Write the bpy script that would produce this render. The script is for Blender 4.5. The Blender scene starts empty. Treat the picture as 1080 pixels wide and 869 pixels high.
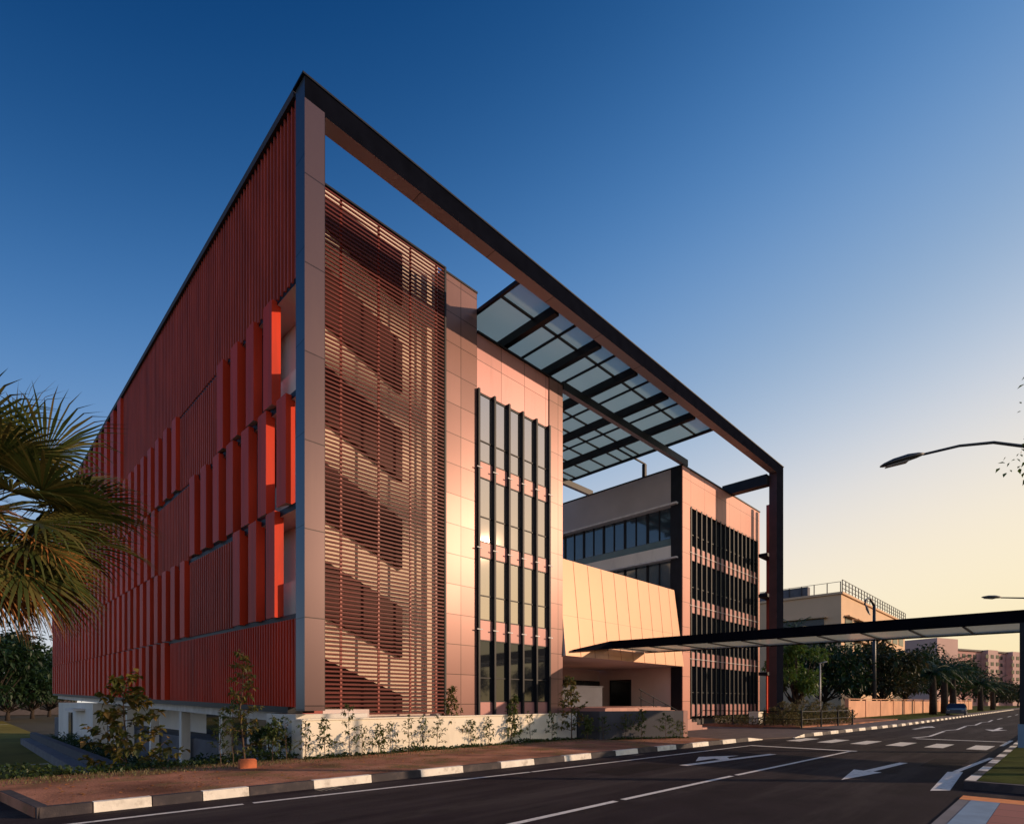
import bpy, math, random
from mathutils import Vector, Matrix
R = math.radians
random.seed(11)
SC = bpy.context.scene
COL = SC.collection

# ------------------------------------------------------------------ camera, sky, sun, exposure
EYE = 1.6
cam = bpy.data.cameras.new('camera')
cam.sensor_width = 36.0
cam.lens = 19.6
cam.shift_y = 0.283
cam.clip_start = 0.1
cam.clip_end = 6000
camo = bpy.data.objects.new('camera', cam)
COL.objects.link(camo)
camo.location = (0, 0, EYE)
camo.rotation_euler = (R(90), 0, R(-45))
SC.camera = camo

SUN_EL, SUN_AZ = 15.5, 138.0          # azimuth clockwise from +Y
wd = bpy.data.worlds.new('World')
SC.world = wd
wd.use_nodes = True
wn, wl = wd.node_tree.nodes, wd.node_tree.links
wn.clear()
sky = wn.new('ShaderNodeTexSky')
sky.sky_type = 'NISHITA'
sky.sun_disc = False
sky.sun_elevation = R(SUN_EL)
sky.sun_rotation = R(SUN_AZ)
sky.air_density = 1.0
sky.dust_density = 1.5
sky.ozone_density = 3.0
bg = wn.new('ShaderNodeBackground')
bg.inputs['Strength'].default_value = 0.10
wo = wn.new('ShaderNodeOutputWorld')
wl.new(sky.outputs[0], bg.inputs[0])
# evening colours of this sky by direction: deep blue high and away from the sun, cream towards the sunset
wtc = wn.new('ShaderNodeTexCoord')
wdot = wn.new('ShaderNodeVectorMath'); wdot.operation = 'DOT_PRODUCT'
wl.new(wtc.outputs['Generated'], wdot.inputs[0])
_h = Vector((math.sin(R(SUN_AZ)), math.cos(R(SUN_AZ)), 0))
wdot.inputs[1].default_value = (-.25 * _h.x, -.25 * _h.y, 1.0)
wmp = wn.new('ShaderNodeMapRange'); wmp.inputs['From Min'].default_value = -.35; wmp.inputs['From Max'].default_value = .95
wl.new(wdot.outputs['Value'], wmp.inputs['Value'])
wcr = wn.new('ShaderNodeValToRGB')
def _lin(c): return [((q / 255 + .055) / 1.055) ** 2.4 if q > 10 else q / 255 / 12.92 for q in c] + [1]
_st = [(-.3, (255, 216, 135)), (-.05, (255, 240, 200)), (.08, (255, 240, 213)), (.2, (230, 227, 225)), (.3, (188, 203, 222)), (.4, (148, 177, 210)), (.5, (117, 157, 204)), (.6, (80, 131, 188)), (.7, (47, 101, 160)), (.8, (14, 70, 127)), (.88, (4, 56, 110))]
wcr.color_ramp.interpolation = 'B_SPLINE'
while len(wcr.color_ramp.elements) < len(_st): wcr.color_ramp.elements.new(.5)
for _e, (_p, _c) in zip(wcr.color_ramp.elements, _st):
    _e.position = (_p + .35) / 1.3; _e.color = _lin(_c)
wl.new(wmp.outputs[0], wcr.inputs[0])
bg2 = wn.new('ShaderNodeBackground'); bg2.inputs['Strength'].default_value = 1.0
wl.new(wcr.outputs[0], bg2.inputs[0])
wmx = wn.new('ShaderNodeMixShader'); wmx.inputs[0].default_value = .95
wl.new(bg.outputs[0], wmx.inputs[1]); wl.new(bg2.outputs[0], wmx.inputs[2])
wl.new(wmx.outputs[0], wo.inputs[0])

sl = bpy.data.lights.new('sun', 'SUN')
sl.energy = 4.0
sl.angle = R(0.5)
sl.color = (1.0, 0.69, 0.45)
so = bpy.data.objects.new('sun', sl)
COL.objects.link(so)
_sd = Vector((math.sin(R(SUN_AZ)) * math.cos(R(SUN_EL)), math.cos(R(SUN_AZ)) * math.cos(R(SUN_EL)), math.sin(R(SUN_EL))))
so.rotation_euler = (-_sd).to_track_quat('-Z', 'Y').to_euler()
so.location = (40, -40, 40)

SC.view_settings.view_transform = 'Standard'
SC.view_settings.look = 'None'
SC.view_settings.exposure = 0.0
SC.view_settings.gamma = 1.0

# ------------------------------------------------------------------ pixel -> place (used once, to measure positions)
F = 588.0
S2 = math.sqrt(2)
def px(x, y, d):
    r = (x - 540) / F
    return Vector((d * (1 + r) / S2, d * (1 - r) / S2, EYE + d * (740 - y) / F))
def gnd(x, y, z=0.0):
    d = F * (EYE - z) / (y - 740)
    return px(x, y, d)
def at_d(x, d, z=0.0):
    p = px(x, 740, d); p.z = z
    return p

# ------------------------------------------------------------------ materials
def new_mat(name):
    m = bpy.data.materials.new(name)
    m.use_nodes = True
    nt = m.node_tree
    b = nt.nodes['Principled BSDF']
    return m, nt, b
def rgba(c): return (c[0], c[1], c[2], 1)
def mat(name, color, rough=0.6, metal=0.0, scale=3.0, amt=0.15, bump=0.0, bscale=40.0, spec=0.5, stretch=None, dirt=0.0):
    m, nt, b = new_mat(name)
    N, L = nt.nodes, nt.links
    tc = N.new('ShaderNodeTexCoord')
    src = tc.outputs['Object']
    if stretch:
        mp = N.new('ShaderNodeMapping'); mp.inputs['Scale'].default_value = stretch
        L.new(src, mp.inputs[0]); src = mp.outputs[0]
    nz = N.new('ShaderNodeTexNoise'); nz.inputs['Scale'].default_value = scale; nz.inputs['Detail'].default_value = 6
    L.new(src, nz.inputs[0])
    cr = N.new('ShaderNodeValToRGB')
    cr.color_ramp.elements[0].position = 0.3; cr.color_ramp.elements[1].position = 0.7
    cr.color_ramp.elements[0].color = rgba([c * (1 - amt) for c in color])
    cr.color_ramp.elements[1].color = rgba([min(1, c * (1 + amt)) for c in color])
    L.new(nz.outputs[0], cr.inputs[0])
    L.new(cr.outputs[0], b.inputs['Base Color'])
    b.inputs['Roughness'].default_value = rough
    b.inputs['Metallic'].default_value = metal
    b.inputs['Specular IOR Level'].default_value = spec
    if bump:
        n2 = N.new('ShaderNodeTexNoise'); n2.inputs['Scale'].default_value = bscale; n2.inputs['Detail'].default_value = 4
        L.new(src, n2.inputs[0])
        bp = N.new('ShaderNodeBump'); bp.inputs['Strength'].default_value = bump; bp.inputs['Distance'].default_value = 0.02
        L.new(n2.outputs[0], bp.inputs['Height']); L.new(bp.outputs[0], b.inputs['Normal'])
    return m
def math_node(nt, op, a, bv=None, c=None):
    n = nt.nodes.new('ShaderNodeMath'); n.operation = op
    for i, v in enumerate((a, bv, c)):
        if v is None: continue
        if isinstance(v, (int, float)): n.inputs[i].default_value = v
        else: nt.links.new(v, n.inputs[i])
    return n.outputs[0]
def panel_mat(name, color, rough, metal, ax, du, u0, dz, z0, joint=0.014, vary=0.10, tilt=0.012, jcol=0.25, spec=0.5):
    """cladding sheets: joint grid in metres plus a slight tone and tilt of each sheet"""
    m, nt, b = new_mat(name)
    N, L = nt.nodes, nt.links
    g = N.new('ShaderNodeNewGeometry')
    sp = N.new('ShaderNodeSeparateXYZ'); L.new(g.outputs['Position'], sp.inputs[0])
    a = math_node(nt, 'DIVIDE', math_node(nt, 'SUBTRACT', sp.outputs[ax], u0), du)
    c = math_node(nt, 'DIVIDE', math_node(nt, 'SUBTRACT', sp.outputs[2], z0), dz)
    def edge(v, size):
        f = math_node(nt, 'FRACT', v)
        d = math_node(nt, 'ABSOLUTE', math_node(nt, 'SUBTRACT', f, 0.5))
        return math_node(nt, 'GREATER_THAN', d, 0.5 - joint / size)
    j = math_node(nt, 'MAXIMUM', edge(a, du), edge(c, dz))
    cb = N.new('ShaderNodeCombineXYZ')
    L.new(math_node(nt, 'FLOOR', a), cb.inputs[0]); L.new(math_node(nt, 'FLOOR', c), cb.inputs[1])
    w = N.new('ShaderNodeTexWhiteNoise'); w.noise_dimensions = '3D'; L.new(cb.outputs[0], w.inputs[0])
    nz = N.new('ShaderNodeTexNoise'); nz.inputs['Scale'].default_value = 0.8; nz.inputs['Detail'].default_value = 5
    L.new(g.outputs['Position'], nz.inputs[0])
    k = math_node(nt, 'ADD', math_node(nt, 'MULTIPLY', w.outputs[0], vary * 1.2), math_node(nt, 'MULTIPLY', nz.outputs[0], vary * 0.8))
    k = math_node(nt, 'ADD', k, 1 - vary)
    vm = N.new('ShaderNodeVectorMath'); vm.operation = 'SCALE'; vm.inputs[0].default_value = color
    L.new(k, vm.inputs['Scale'])
    mx = N.new('ShaderNodeMix'); mx.data_type = 'RGBA'
    L.new(j, mx.inputs[0]); L.new(vm.outputs[0], mx.inputs[6]); mx.inputs[7].default_value = rgba([q * jcol for q in color])
    L.new(mx.outputs[2], b.inputs['Base Color'])
    b.inputs['Metallic'].default_value = metal
    b.inputs['Roughness'].default_value = rough
    b.inputs['Specular IOR Level'].default_value = spec
    t = N.new('ShaderNodeVectorMath'); t.operation = 'SUBTRACT'; L.new(w.outputs[1], t.inputs[0]); t.inputs[1].default_value = (.5, .5, .5)
    t2 = N.new('ShaderNodeVectorMath'); t2.operation = 'SCALE'; L.new(t.outputs[0], t2.inputs[0]); t2.inputs['Scale'].default_value = tilt
    t3 = N.new('ShaderNodeVectorMath'); t3.operation = 'ADD'; L.new(g.outputs['Normal'], t3.inputs[0]); L.new(t2.outputs[0], t3.inputs[1])
    t4 = N.new('ShaderNodeVectorMath'); t4.operation = 'NORMALIZE'; L.new(t3.outputs[0], t4.inputs[0])
    L.new(t4.outputs[0], b.inputs['Normal'])
    return m
def leaf_mat(name, cols, rough=0.5, transl=0.35):
    m, nt, b = new_mat(name)
    N, L = nt.nodes, nt.links
    g = N.new('ShaderNodeNewGeometry')
    cr = N.new('ShaderNodeValToRGB')
    els = cr.color_ramp.elements
    while len(els) < len(cols): els.new(0.5)
    for i, c in enumerate(cols):
        els[i].position = i / max(1, len(cols) - 1); els[i].color = rgba(c)
    L.new(g.outputs['Random Per Island'], cr.inputs[0])
    L.new(cr.outputs[0], b.inputs['Base Color'])
    b.inputs['Roughness'].default_value = rough
    tr = N.new('ShaderNodeBsdfTranslucent'); L.new(cr.outputs[0], tr.inputs[0])
    ms = N.new('ShaderNodeMixShader'); ms.inputs[0].default_value = transl
    L.new(b.outputs[0], ms.inputs[1]); L.new(tr.outputs[0], ms.inputs[2])
    L.new(ms.outputs[0], N['Material Output'].inputs[0])
    return m
def glass_mat(name, color, refl_rough=0.03, metal=0.0, spec=1.0):
    m, nt, b = new_mat(name)
    b.inputs['Base Color'].default_value = rgba(color)
    b.inputs['Roughness'].default_value = refl_rough
    b.inputs['Metallic'].default_value = metal
    b.inputs['Specular IOR Level'].default_value = spec
    b.inputs['IOR'].default_value = 1.6
    g = nt.nodes.new('ShaderNodeTexCoord')
    nz = nt.nodes.new('ShaderNodeTexNoise'); nz.inputs['Scale'].default_value = 0.7
    nt.links.new(g.outputs['Object'], nz.inputs[0])
    bp = nt.nodes.new('ShaderNodeBump'); bp.inputs['Strength'].default_value = 0.02; bp.inputs['Distance'].default_value = 0.05
    nt.links.new(nz.outputs[0], bp.inputs['Height']); nt.links.new(bp.outputs[0], b.inputs['Normal'])
    return m
def sheet_glass(name, tint, clear):
    m, nt, b = new_mat(name)
    N, L = nt.nodes, nt.links
    b.inputs['Base Color'].default_value = rgba(tint); b.inputs['Roughness'].default_value = 0.12
    tl = N.new('ShaderNodeBsdfTranslucent'); tl.inputs[0].default_value = rgba(tint)
    tp = N.new('ShaderNodeBsdfTransparent'); tp.inputs[0].default_value = rgba([min(1, t * 1.5) for t in tint])
    m1 = N.new('ShaderNodeMixShader'); m1.inputs[0].default_value = 0.5
    m2 = N.new('ShaderNodeMixShader'); m2.inputs[0].default_value = clear
    L.new(b.outputs[0], m1.inputs[1]); L.new(tl.outputs[0], m1.inputs[2])
    L.new(m1.outputs[0], m2.inputs[1]); L.new(tp.outputs[0], m2.inputs[2])
    L.new(m2.outputs[0], N['Material Output'].inputs[0])
    return m

M = {}
M['dark_steel'] = mat('dark_steel', (.010, .012, .018), .5, 0.0, 2, .2, spec=.25)
M['fascia'] = mat('black_fascia', (.005, .006, .011), .8, 0, 2, .2, spec=0)
M['maroon'] = mat('dark_maroon', (.055, .020, .024), .5, 0, 2, .2)
M['sky_side'] = panel_mat('sky_tinted_cladding', (.09, .105, .13), .3, .4, 1, 9.0, 10.0, 2.4, 1.4, vary=.15)  # sky reflection and shade of the side face put into its blue-grey
M['frame_brown'] = panel_mat('frame_cladding', (.115, .070, .072), .32, .5, 0, 3.1, 3.87, 2.3, 1.5, vary=.12)
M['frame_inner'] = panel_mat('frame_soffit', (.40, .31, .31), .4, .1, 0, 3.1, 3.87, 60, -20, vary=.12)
M['tower'] = panel_mat('tower_cladding', (.225, .120, .105), .35, .22, 0, .845, 13.3, 1.17, .35, vary=.18, spec=.2)
M['tower_wide'] = panel_mat('tower_cladding_wide', (.53, .25, .235), .42, .14, 0, 1.42, 14.99, 1.9, .35, vary=.16, spec=.4)
M['east'] = panel_mat('block_cladding', (.52, .235, .18), .45, .1, 0, 1.9, 33.1, 1.55, .1, vary=.08, spec=.3)
M['spandrel'] = panel_mat('spandrel', (.42, .20, .185), .45, .1, 0, .9, 14.99, 30, -10, vary=.1, spec=.3)
M['copper'] = panel_mat('copper_panels', (.56, .30, .175), .45, .12, 0, 1.16, 20.45, 3.55, 2.2, joint=.012, vary=.16, tilt=.03, jcol=.6, spec=.35)
M['grey_wall'] = mat('pale_grey_wall', (.40, .37, .38), .7, 0, .6, .08, .1, 60)
M['white_wall'] = mat('white_render', (.72, .68, .63), .75, 0, .5, .07, .15, 50, stretch=(1, 1, .35))
M['cream_wall'] = mat('cream_render', (.82, .75, .62), .8, 0, .5, .07, .15, 50)
M['stair_plaster'] = mat('stair_plaster', (.74, .57, .45), .8, 0, .5, .08, .15, 50)
M['warm_wall'] = mat('warm_grey_wall', (.66, .54, .50), .75, 0, .6, .08, .1, 60)
M['soffit'] = mat('grey_soffit', (.60, .57, .57), .7, 0, .4, .06)
M['teal'] = mat('teal_sill', (.10, .17, .19), .4, 0, 1, .1)
M['slat_red'] = mat('terracotta_slat', (.125, .020, .016), .5, 0, 1.2, .2, stretch=(1, 1, .3), spec=.2)
M['red_mullion'] = mat('red_mullion', (.27, .032, .02), .45, 0, 2, .15)
M['louvre_red'] = mat('louvre_red', (.50, .078, .048), .5, 0, 1.2, .2, stretch=(1, 1, .3), spec=.25)
M['fin_red'] = mat('red_fin', (.58, .045, .018), .5, 0, .9, .16, stretch=(1, 1, .25), spec=.12)
M['fin_cap'] = mat('fin_cap', (.62, .60, .60), .6)
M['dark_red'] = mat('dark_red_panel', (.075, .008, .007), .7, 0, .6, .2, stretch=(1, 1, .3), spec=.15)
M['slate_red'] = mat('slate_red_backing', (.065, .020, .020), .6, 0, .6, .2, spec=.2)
M['stair'] = mat('stair_side', (.055, .013, .011), .6, 0, 1, .15, spec=.2)
M['glass_sky'] = glass_mat('coated_glass', (.62, .52, .46), .02, .92)
M['glass_dark'] = glass_mat('dark_glass', (.012, .014, .018), .04, 0, .7)
M['glass_blue'] = glass_mat('blue_glass', (.03, .05, .07), .05, 0, 1.0)
M['canopy_glass'] = sheet_glass('canopy_glass', (.62, .76, .72), .3)
M['link_glass'] = sheet_glass('linkway_sheet', (.74, .76, .66), .2)
M['asphalt'] = mat('asphalt', (.022, .016, .020), .9, 0, 1.3, .25, .5, 160, spec=.12)
M['asphalt_patch'] = mat('asphalt_patch', (.014, .011, .013), .9, 0, 3, .3, .5, 160, spec=.12)
M['drive'] = mat('driveway_paving', (.11, .085, .085), .85, 0, 1.2, .2, .3, 120, spec=.25)
M['verge'] = mat('verge_soil', (.33, .150, .095), .95, 0, .7, .6, .8, 25, spec=.1)  # strong blotches put sunlit patches into the soil colour
M['earth'] = mat('earth', (.07, .06, .04), .95, 0, .2, .3, spec=.1)
M['grass'] = mat('grass', (.060, .075, .018), .95, 0, 1.2, .4, 1.0, 90, spec=.05)
M['field'] = mat('field_turf', (.17, .135, .03), .95, 0, .25, .25, .4, 50, spec=.05)
M['paint'] = mat('road_paint', (.74, .72, .68), .7, 0, 5, .14, .2, 150)
M['kerb_white'] = mat('kerb_white', (.80, .75, .66), .75, 0, 4, .12, .25, 60)
M['kerb_black'] = mat('kerb_black', (.035, .028, .034), .75, 0, 4, .3, .3, 60)
M['concrete'] = mat('concrete', (.12, .12, .14), .85, 0, 1.2, .22, .25, 40)
M['wall_blue'] = mat('blue_grey_wall', (.10, .105, .135), .8, 0, 1.5, .1, .2, 40)
M['wall_grey'] = mat('grey_retaining_wall', (.05, .052, .066), .8, 0, 1.5, .18, .2, 40)
M['step_pink'] = panel_mat('granite_tiles', (.45, .22, .18), .55, 0, 0, .6, 0, 40, -9, vary=.2, joint=.01, jcol=.6)
M['paver'] = panel_mat('red_pavers', (.28, .09, .075), .85, 0, 0, .62, .3, 40, -9, vary=.15, joint=.012, jcol=.35)
M['orange'] = mat('orange_line', (.75, .24, .05), .7, 0, 6, .15)
M['bark'] = mat('bark', (.11, .075, .055), .9, 0, 4, .3, .6, 25, stretch=(3, 3, .6), spec=.1)
M['bark_dark'] = mat('bark_dark', (.045, .035, .030), .9, 0, 3, .3, .6, 20, spec=.1)
M['leaf_young'] = leaf_mat('young_leaves', [(.055, .075, .015), (.09, .10, .018), (.14, .12, .025), (.26, .15, .04)])
M['leaf_sapling'] = leaf_mat('sapling_leaves', [(.035, .070, .014), (.065, .105, .022), (.11, .135, .035), (.16, .15, .045)])
M['leaf_dark'] = leaf_mat('dark_foliage', [(.005, .020, .006), (.009, .034, .009), (.020, .046, .011)], .55, .25)
M['leaf_bright'] = leaf_mat('bright_foliage', [(.05, .11, .018), (.08, .15, .025), (.11, .16, .03)], .55, .3)
M['leaf_brown'] = leaf_mat('dusty_foliage', [(.012, .032, .010), (.030, .038, .014), (.050, .042, .020)], .6, .25)
M['leaf_hedge'] = leaf_mat('hedge_leaves', [(.018, .040, .012), (.035, .07, .018), (.06, .085, .02)])
M['leaf_shrub'] = leaf_mat('shrub_leaves', [(.09, .10, .03), (.15, .13, .05), (.24, .19, .09)])
M['palm_green'] = leaf_mat('palm_blade', [(.035, .055, .014), (.06, .08, .018), (.10, .10, .028), (.14, .11, .03)], .45, .25)
M['palm_dead'] = leaf_mat('palm_dead_blade', [(.30, .15, .05), (.42, .20, .055), (.48, .17, .055)], .6, .4)
M['palm_bg'] = leaf_mat('palm_far', [(.007, .030, .006), (.012, .044, .009), (.024, .056, .013)], .5, .25)
def wear_or_sun_film(m, dark, lo, hi, scale, stretch=(1, 1, 1), k=1.0):
    """lay an uneven film of dirt, wear or imitated sun patches (noise with soft threshold) over a material's own colour"""
    nt = m.node_tree; N, L = nt.nodes, nt.links
    b = N['Principled BSDF']; src = b.inputs['Base Color'].links[0].from_socket
    g = N.new('ShaderNodeNewGeometry'); mp = N.new('ShaderNodeMapping'); mp.inputs['Scale'].default_value = stretch
    L.new(g.outputs['Position'], mp.inputs[0])
    nz = N.new('ShaderNodeTexNoise'); nz.inputs['Scale'].default_value = scale; nz.inputs['Detail'].default_value = 8; nz.inputs['Roughness'].default_value = .65
    L.new(mp.outputs[0], nz.inputs[0])
    r = N.new('ShaderNodeMapRange'); r.inputs['From Min'].default_value = lo; r.inputs['From Max'].default_value = hi; r.inputs['To Max'].default_value = k
    L.new(nz.outputs[0], r.inputs['Value'])
    mx = N.new('ShaderNodeMix'); mx.data_type = 'RGBA'
    L.new(r.outputs[0], mx.inputs[0]); L.new(src, mx.inputs[6]); mx.inputs[7].default_value = rgba(dark)
    L.new(mx.outputs[2], b.inputs['Base Color'])
def per_object(m, amt):
    nt = m.node_tree; N, L = nt.nodes, nt.links
    b = N['Principled BSDF']; src = b.inputs['Base Color'].links[0].from_socket
    oi = N.new('ShaderNodeObjectInfo')
    k = math_node(nt, 'ADD', math_node(nt, 'MULTIPLY', oi.outputs['Random'], 2 * amt), 1 - amt)
    vm = N.new('ShaderNodeVectorMath'); vm.operation = 'SCALE'; L.new(src, vm.inputs[0]); L.new(k, vm.inputs['Scale'])
    L.new(vm.outputs[0], b.inputs['Base Color'])
wear_or_sun_film(M['paint'], (.10, .09, .09), .50, .72, 5, k=.75)
wear_or_sun_film(M['kerb_white'], (.22, .18, .14), .52, .75, 3.5, k=.8)
wear_or_sun_film(M['kerb_black'], (.12, .09, .075), .50, .8, 4, k=.8)
wear_or_sun_film(M['asphalt'], (.070, .058, .056), .46, .74, .55, (.16, 1.6, 1))
wear_or_sun_film(M['asphalt'], (.010, .008, .010), .56, .66, 1.1, (.5, 1, 1), .6)
wear_or_sun_film(M['verge'], (.14, .12, .045), .50, .66, .9, k=.85)
wear_or_sun_film(M['verge'], (.46, .25, .16), .55, .75, 1.7, (.5, 1, 1), .7)  # paler film imitates sun falling in patches on the verge
wear_or_sun_film(M['cream_wall'], (.40, .34, .25), .54, .85, 1.2, (1, 1, .25), .5)
wear_or_sun_film(M['white_wall'], (.34, .32, .30), .52, .85, 1.2, (1, 1, .25), .5)
for _k in ('tower', 'tower_wide', 'east', 'frame_brown'): wear_or_sun_film(M[_k], (.16, .10, .09), .54, .85, 1.0, (1.6, 1, .16), .45)
for _k in ('fin_red', 'louvre_red'): wear_or_sun_film(M[_k], (.15, .035, .030), .50, .8, 1.6, (1, 2.2, .12), .6)
per_object(M['fin_red'], .13)
per_object(M['glass_dark'], 0) if False else None
M['brick'] = mat('brick_orange', (.55, .15, .06), .85, 0, 8, .2, .3, 60)
M['lamp_grey'] = mat('lamp_grey', (.045, .048, .055), .45, .3, 3, .15)
M['lamp_pale'] = mat('lamp_pale', (.42, .42, .42), .5, .2, 3, .1)
M['lens'] = mat('lamp_lens', (.30, .30, .30), .2, 0, 3, .05)
M['sky_pale_wall'] = mat('pale_facade', (.66, .44, .28), .8, 0, .2, .06)
M['pink_wall'] = mat('pink_facade', (.50, .26, .24), .85, 0, .1, .08)
M['pink_wall2'] = mat('pink_facade_light', (.56, .36, .32), .85, 0, .1, .08)
M['beige_wall'] = mat('beige_boundary_wall', (.64, .33, .20), .85, 0, .5, .16, .1, 20)
M['window_dark'] = mat('window_dark', (.02, .022, .026), .2, 0, 1, .1)
M['roof_dark'] = mat('roof_dark', (.05, .04, .045), .7, 0, 1, .2)
M['car_blue'] = mat('car_paint', (.045, .05, .075), .25, .4, 1, .05)
M['tyre'] = mat('tyre', (.02, .02, .02), .8)
M['blue_pad'] = mat('blue_pad', (.16, .26, .38), .7, 0, 3, .15)

# ------------------------------------------------------------------ mesh builder
class MB:
    def __init__(s, f=None): s.v, s.f, s.m, s.fn = [], [], [], f
    def add(s, pts, faces, mi=0):
        b = len(s.v)
        s.v += [tuple(s.fn(*p)) if s.fn else tuple(p) for p in pts]
        for i, f in enumerate(faces):
            s.f.append([b + k for k in f]); s.m.append(mi[i] if isinstance(mi, (list, tuple)) else mi)
    def box(s, x0, x1, y0, y1, z0, z1, mi=0):
        """mi: one slot or six (bottom, top, -y, +y, -x, +x)"""
        x0, x1 = min(x0, x1), max(x0, x1); y0, y1 = min(y0, y1), max(y0, y1); z0, z1 = min(z0, z1), max(z0, z1)
        p = [(x0, y0, z0), (x1, y0, z0), (x1, y1, z0), (x0, y1, z0), (x0, y0, z1), (x1, y0, z1), (x1, y1, z1), (x0, y1, z1)]
        s.add(p, [(3, 2, 1, 0), (4, 5, 6, 7), (0, 1, 5, 4), (2, 3, 7, 6), (3, 0, 4, 7), (1, 2, 6, 5)], mi)
    def prism(s, poly, z0, z1, mi=0):
        n = len(poly)
        p = [(a, b, z0) for a, b in poly] + [(a, b, z1) for a, b in poly]
        s.add(p, [tuple(range(n - 1, -1, -1)), tuple(range(n, 2 * n))] + [(i, (i + 1) % n, n + (i + 1) % n, n + i) for i in range(n)], mi)
    def poly(s, pts, mi=0): s.add(pts, [tuple(range(len(pts)))], mi)
    def hexa(s, p, mi=0):
        s.add(p, [(3, 2, 1, 0), (4, 5, 6, 7), (0, 1, 5, 4), (2, 3, 7, 6), (3, 0, 4, 7), (1, 2, 6, 5)], mi)
    def tube(s, pts, rad, n=8, mi=0, cap=True):
        pts = [Vector(p) for p in pts]
        if not isinstance(rad, (list, tuple)): rad = [rad] * len(pts)
        rings = []; up = None
        for i, p in enumerate(pts):
            t = (pts[min(i + 1, len(pts) - 1)] - pts[max(i - 1, 0)])
            if t.length < 1e-9: t = Vector((0, 0, 1))
            t.normalize()
            if up is None: up = Vector((1, 0, 0)) if abs(t.x) < .9 else Vector((0, 1, 0))
            a = up - t * up.dot(t)
            if a.length < 1e-6: a = t.orthogonal()
            a.normalize(); up = a; b = t.cross(a)
            rings.append([p + (a * math.cos(2 * math.pi * k / n) + b * math.sin(2 * math.pi * k / n)) * rad[i] for k in range(n)])
        v = [q for r in rings for q in r]; f = []
        for i in range(len(pts) - 1):
            for k in range(n):
                f.append((i * n + k, i * n + (k + 1) % n, (i + 1) * n + (k + 1) % n, (i + 1) * n + k))
        if cap:
            f.append(tuple(range(n - 1, -1, -1))); f.append(tuple((len(pts) - 1) * n + k for k in range(n)))
        s.add(v, f, mi)
    def lathe(s, prof, n=12, c=(0, 0, 0), mi=0):
        v = [(c[0] + r * math.cos(2 * math.pi * k / n), c[1] + r * math.sin(2 * math.pi * k / n), c[2] + z) for r, z in prof for k in range(n)]
        f = [(i * n + k, i * n + (k + 1) % n, (i + 1) * n + (k + 1) % n, (i + 1) * n + k) for i in range(len(prof) - 1) for k in range(n)]
        s.add(v, f, mi)
    def build(s, name, mats, parent=None, smooth=False, kind=None):
        me = bpy.data.meshes.new(name)
        me.from_pydata(s.v, [], s.f)
        for m in (mats if isinstance(mats, (list, tuple)) else [mats]): me.materials.append(M[m] if isinstance(m, str) else m)
        if any(s.m): me.polygons.foreach_set('material_index', s.m)
        if smooth: me.polygons.foreach_set('use_smooth', [True] * len(me.polygons))
        me.update()
        o = bpy.data.objects.new(name, me); COL.objects.link(o)
        if parent: o.parent = parent
        if kind: o['kind'] = kind
        return o
    def world(s, root):
        """shift world coordinates into the space of a thing's Empty"""
        l = root.location
        s.v = [(a - l.x, b - l.y, c - l.z) for a, b, c in s.v]
        return s
def thing(name, label, cat, loc=(0, 0, 0), rz=0, group=None):
    o = bpy.data.objects.new(name, None); COL.objects.link(o)
    o.empty_display_size = .3
    o.location = loc; o.rotation_euler = (0, 0, rz)
    return tag(o, label, cat, group)
def tag(o, label, cat, group=None):
    o['label'] = label; o['category'] = cat
    if group: o['group'] = group
    return o
def copy_tree(o, parent=None):
    c = o.copy(); COL.objects.link(c); c.parent = parent
    for ch in list(o.children): copy_tree(ch, c)
    return c

# ------------------------------------------------------------------ the setting: ground, road, kerbs, verge, field
g = MB(); g.poly([(-3000, -3000, -2.0), (3000, -3000, -2.0), (3000, 3000, -2.0), (-3000, 3000, -2.0)])
g.build('ground', 'earth', kind='structure')
rd = MB()
rd.prism([(-60, -70), (420, -70), (420, 10.6), (-60, 10.6)], -1.9, 0.0)
rd.prism([(-60, 10.6), (.78, 10.6), (.5, 13.2), (-60, 13.2)], -1.9, 0.0)
road = rd.build('road', 'asphalt', kind='structure')
def lerp(a, b, t): return a + (b - a) * t
def kerb_v(u):
    pts = [(-5, 10.05), (.8, 10.0), (24.3, 9.2), (26.4, 8.6), (45, 7.9), (420, 7.9)]
    for (a, b), (c, d) in zip(pts, pts[1:]):
        if u <= c: return lerp(b, d, (u - a) / (c - a))
    return 7.9
v_ = MB()
v_.prism([(.78, 10.12), (6, kerb_v(6) + .12), (21.6, kerb_v(21.6) + .12), (21.6, 14.6), (6.35, 14.6), (6.35, 14.3), (.4, 14.3), (.5, 12.4)], -1.0, .145)
v_.build('verge', 'verge', kind='structure')
b_ = MB()      # grassy bank falling to the sunken field
b_.hexa([(-60, 14.3, -2.2), (7.4, 14.3, -2.2), (7.4, 17.6, -2.2), (-60, 17.6, -2.2), (-60, 14.3, .11), (7.4, 14.3, .11), (7.4, 17.6, -1.85), (-60, 17.6, -1.85)])
b_.hexa([(-60, 13.2, -1.9), (.45, 13.2, -1.9), (.4, 14.3, -1.9), (-60, 14.3, -1.9), (-60, 13.2, .10), (.45, 13.2, .10), (.4, 14.3, .11), (-60, 14.3, .11)])
b_.build('grass_bank', 'grass', kind='structure')
f_ = MB(); f_.box(-120, 6.3, 17.6, 140, -1.98, -1.90)
field = f_.build('field', 'field', kind='structure')
fl = MB()
for k in range(46): fl.box(-60 + k * 1.4, -60 + k * 1.4 + .8, 41.0, 41.16, -1.90, -1.894)
for k in range(24): fl.box(1.0, 1.14, 60 + k * 2.6, 60 + k * 2.6 + 1.3, -1.90, -1.894)
fl.box(-110, 6.0, 118, 118.3, -1.90, -1.894)
fl.build('field_line', 'paint', field)
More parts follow.
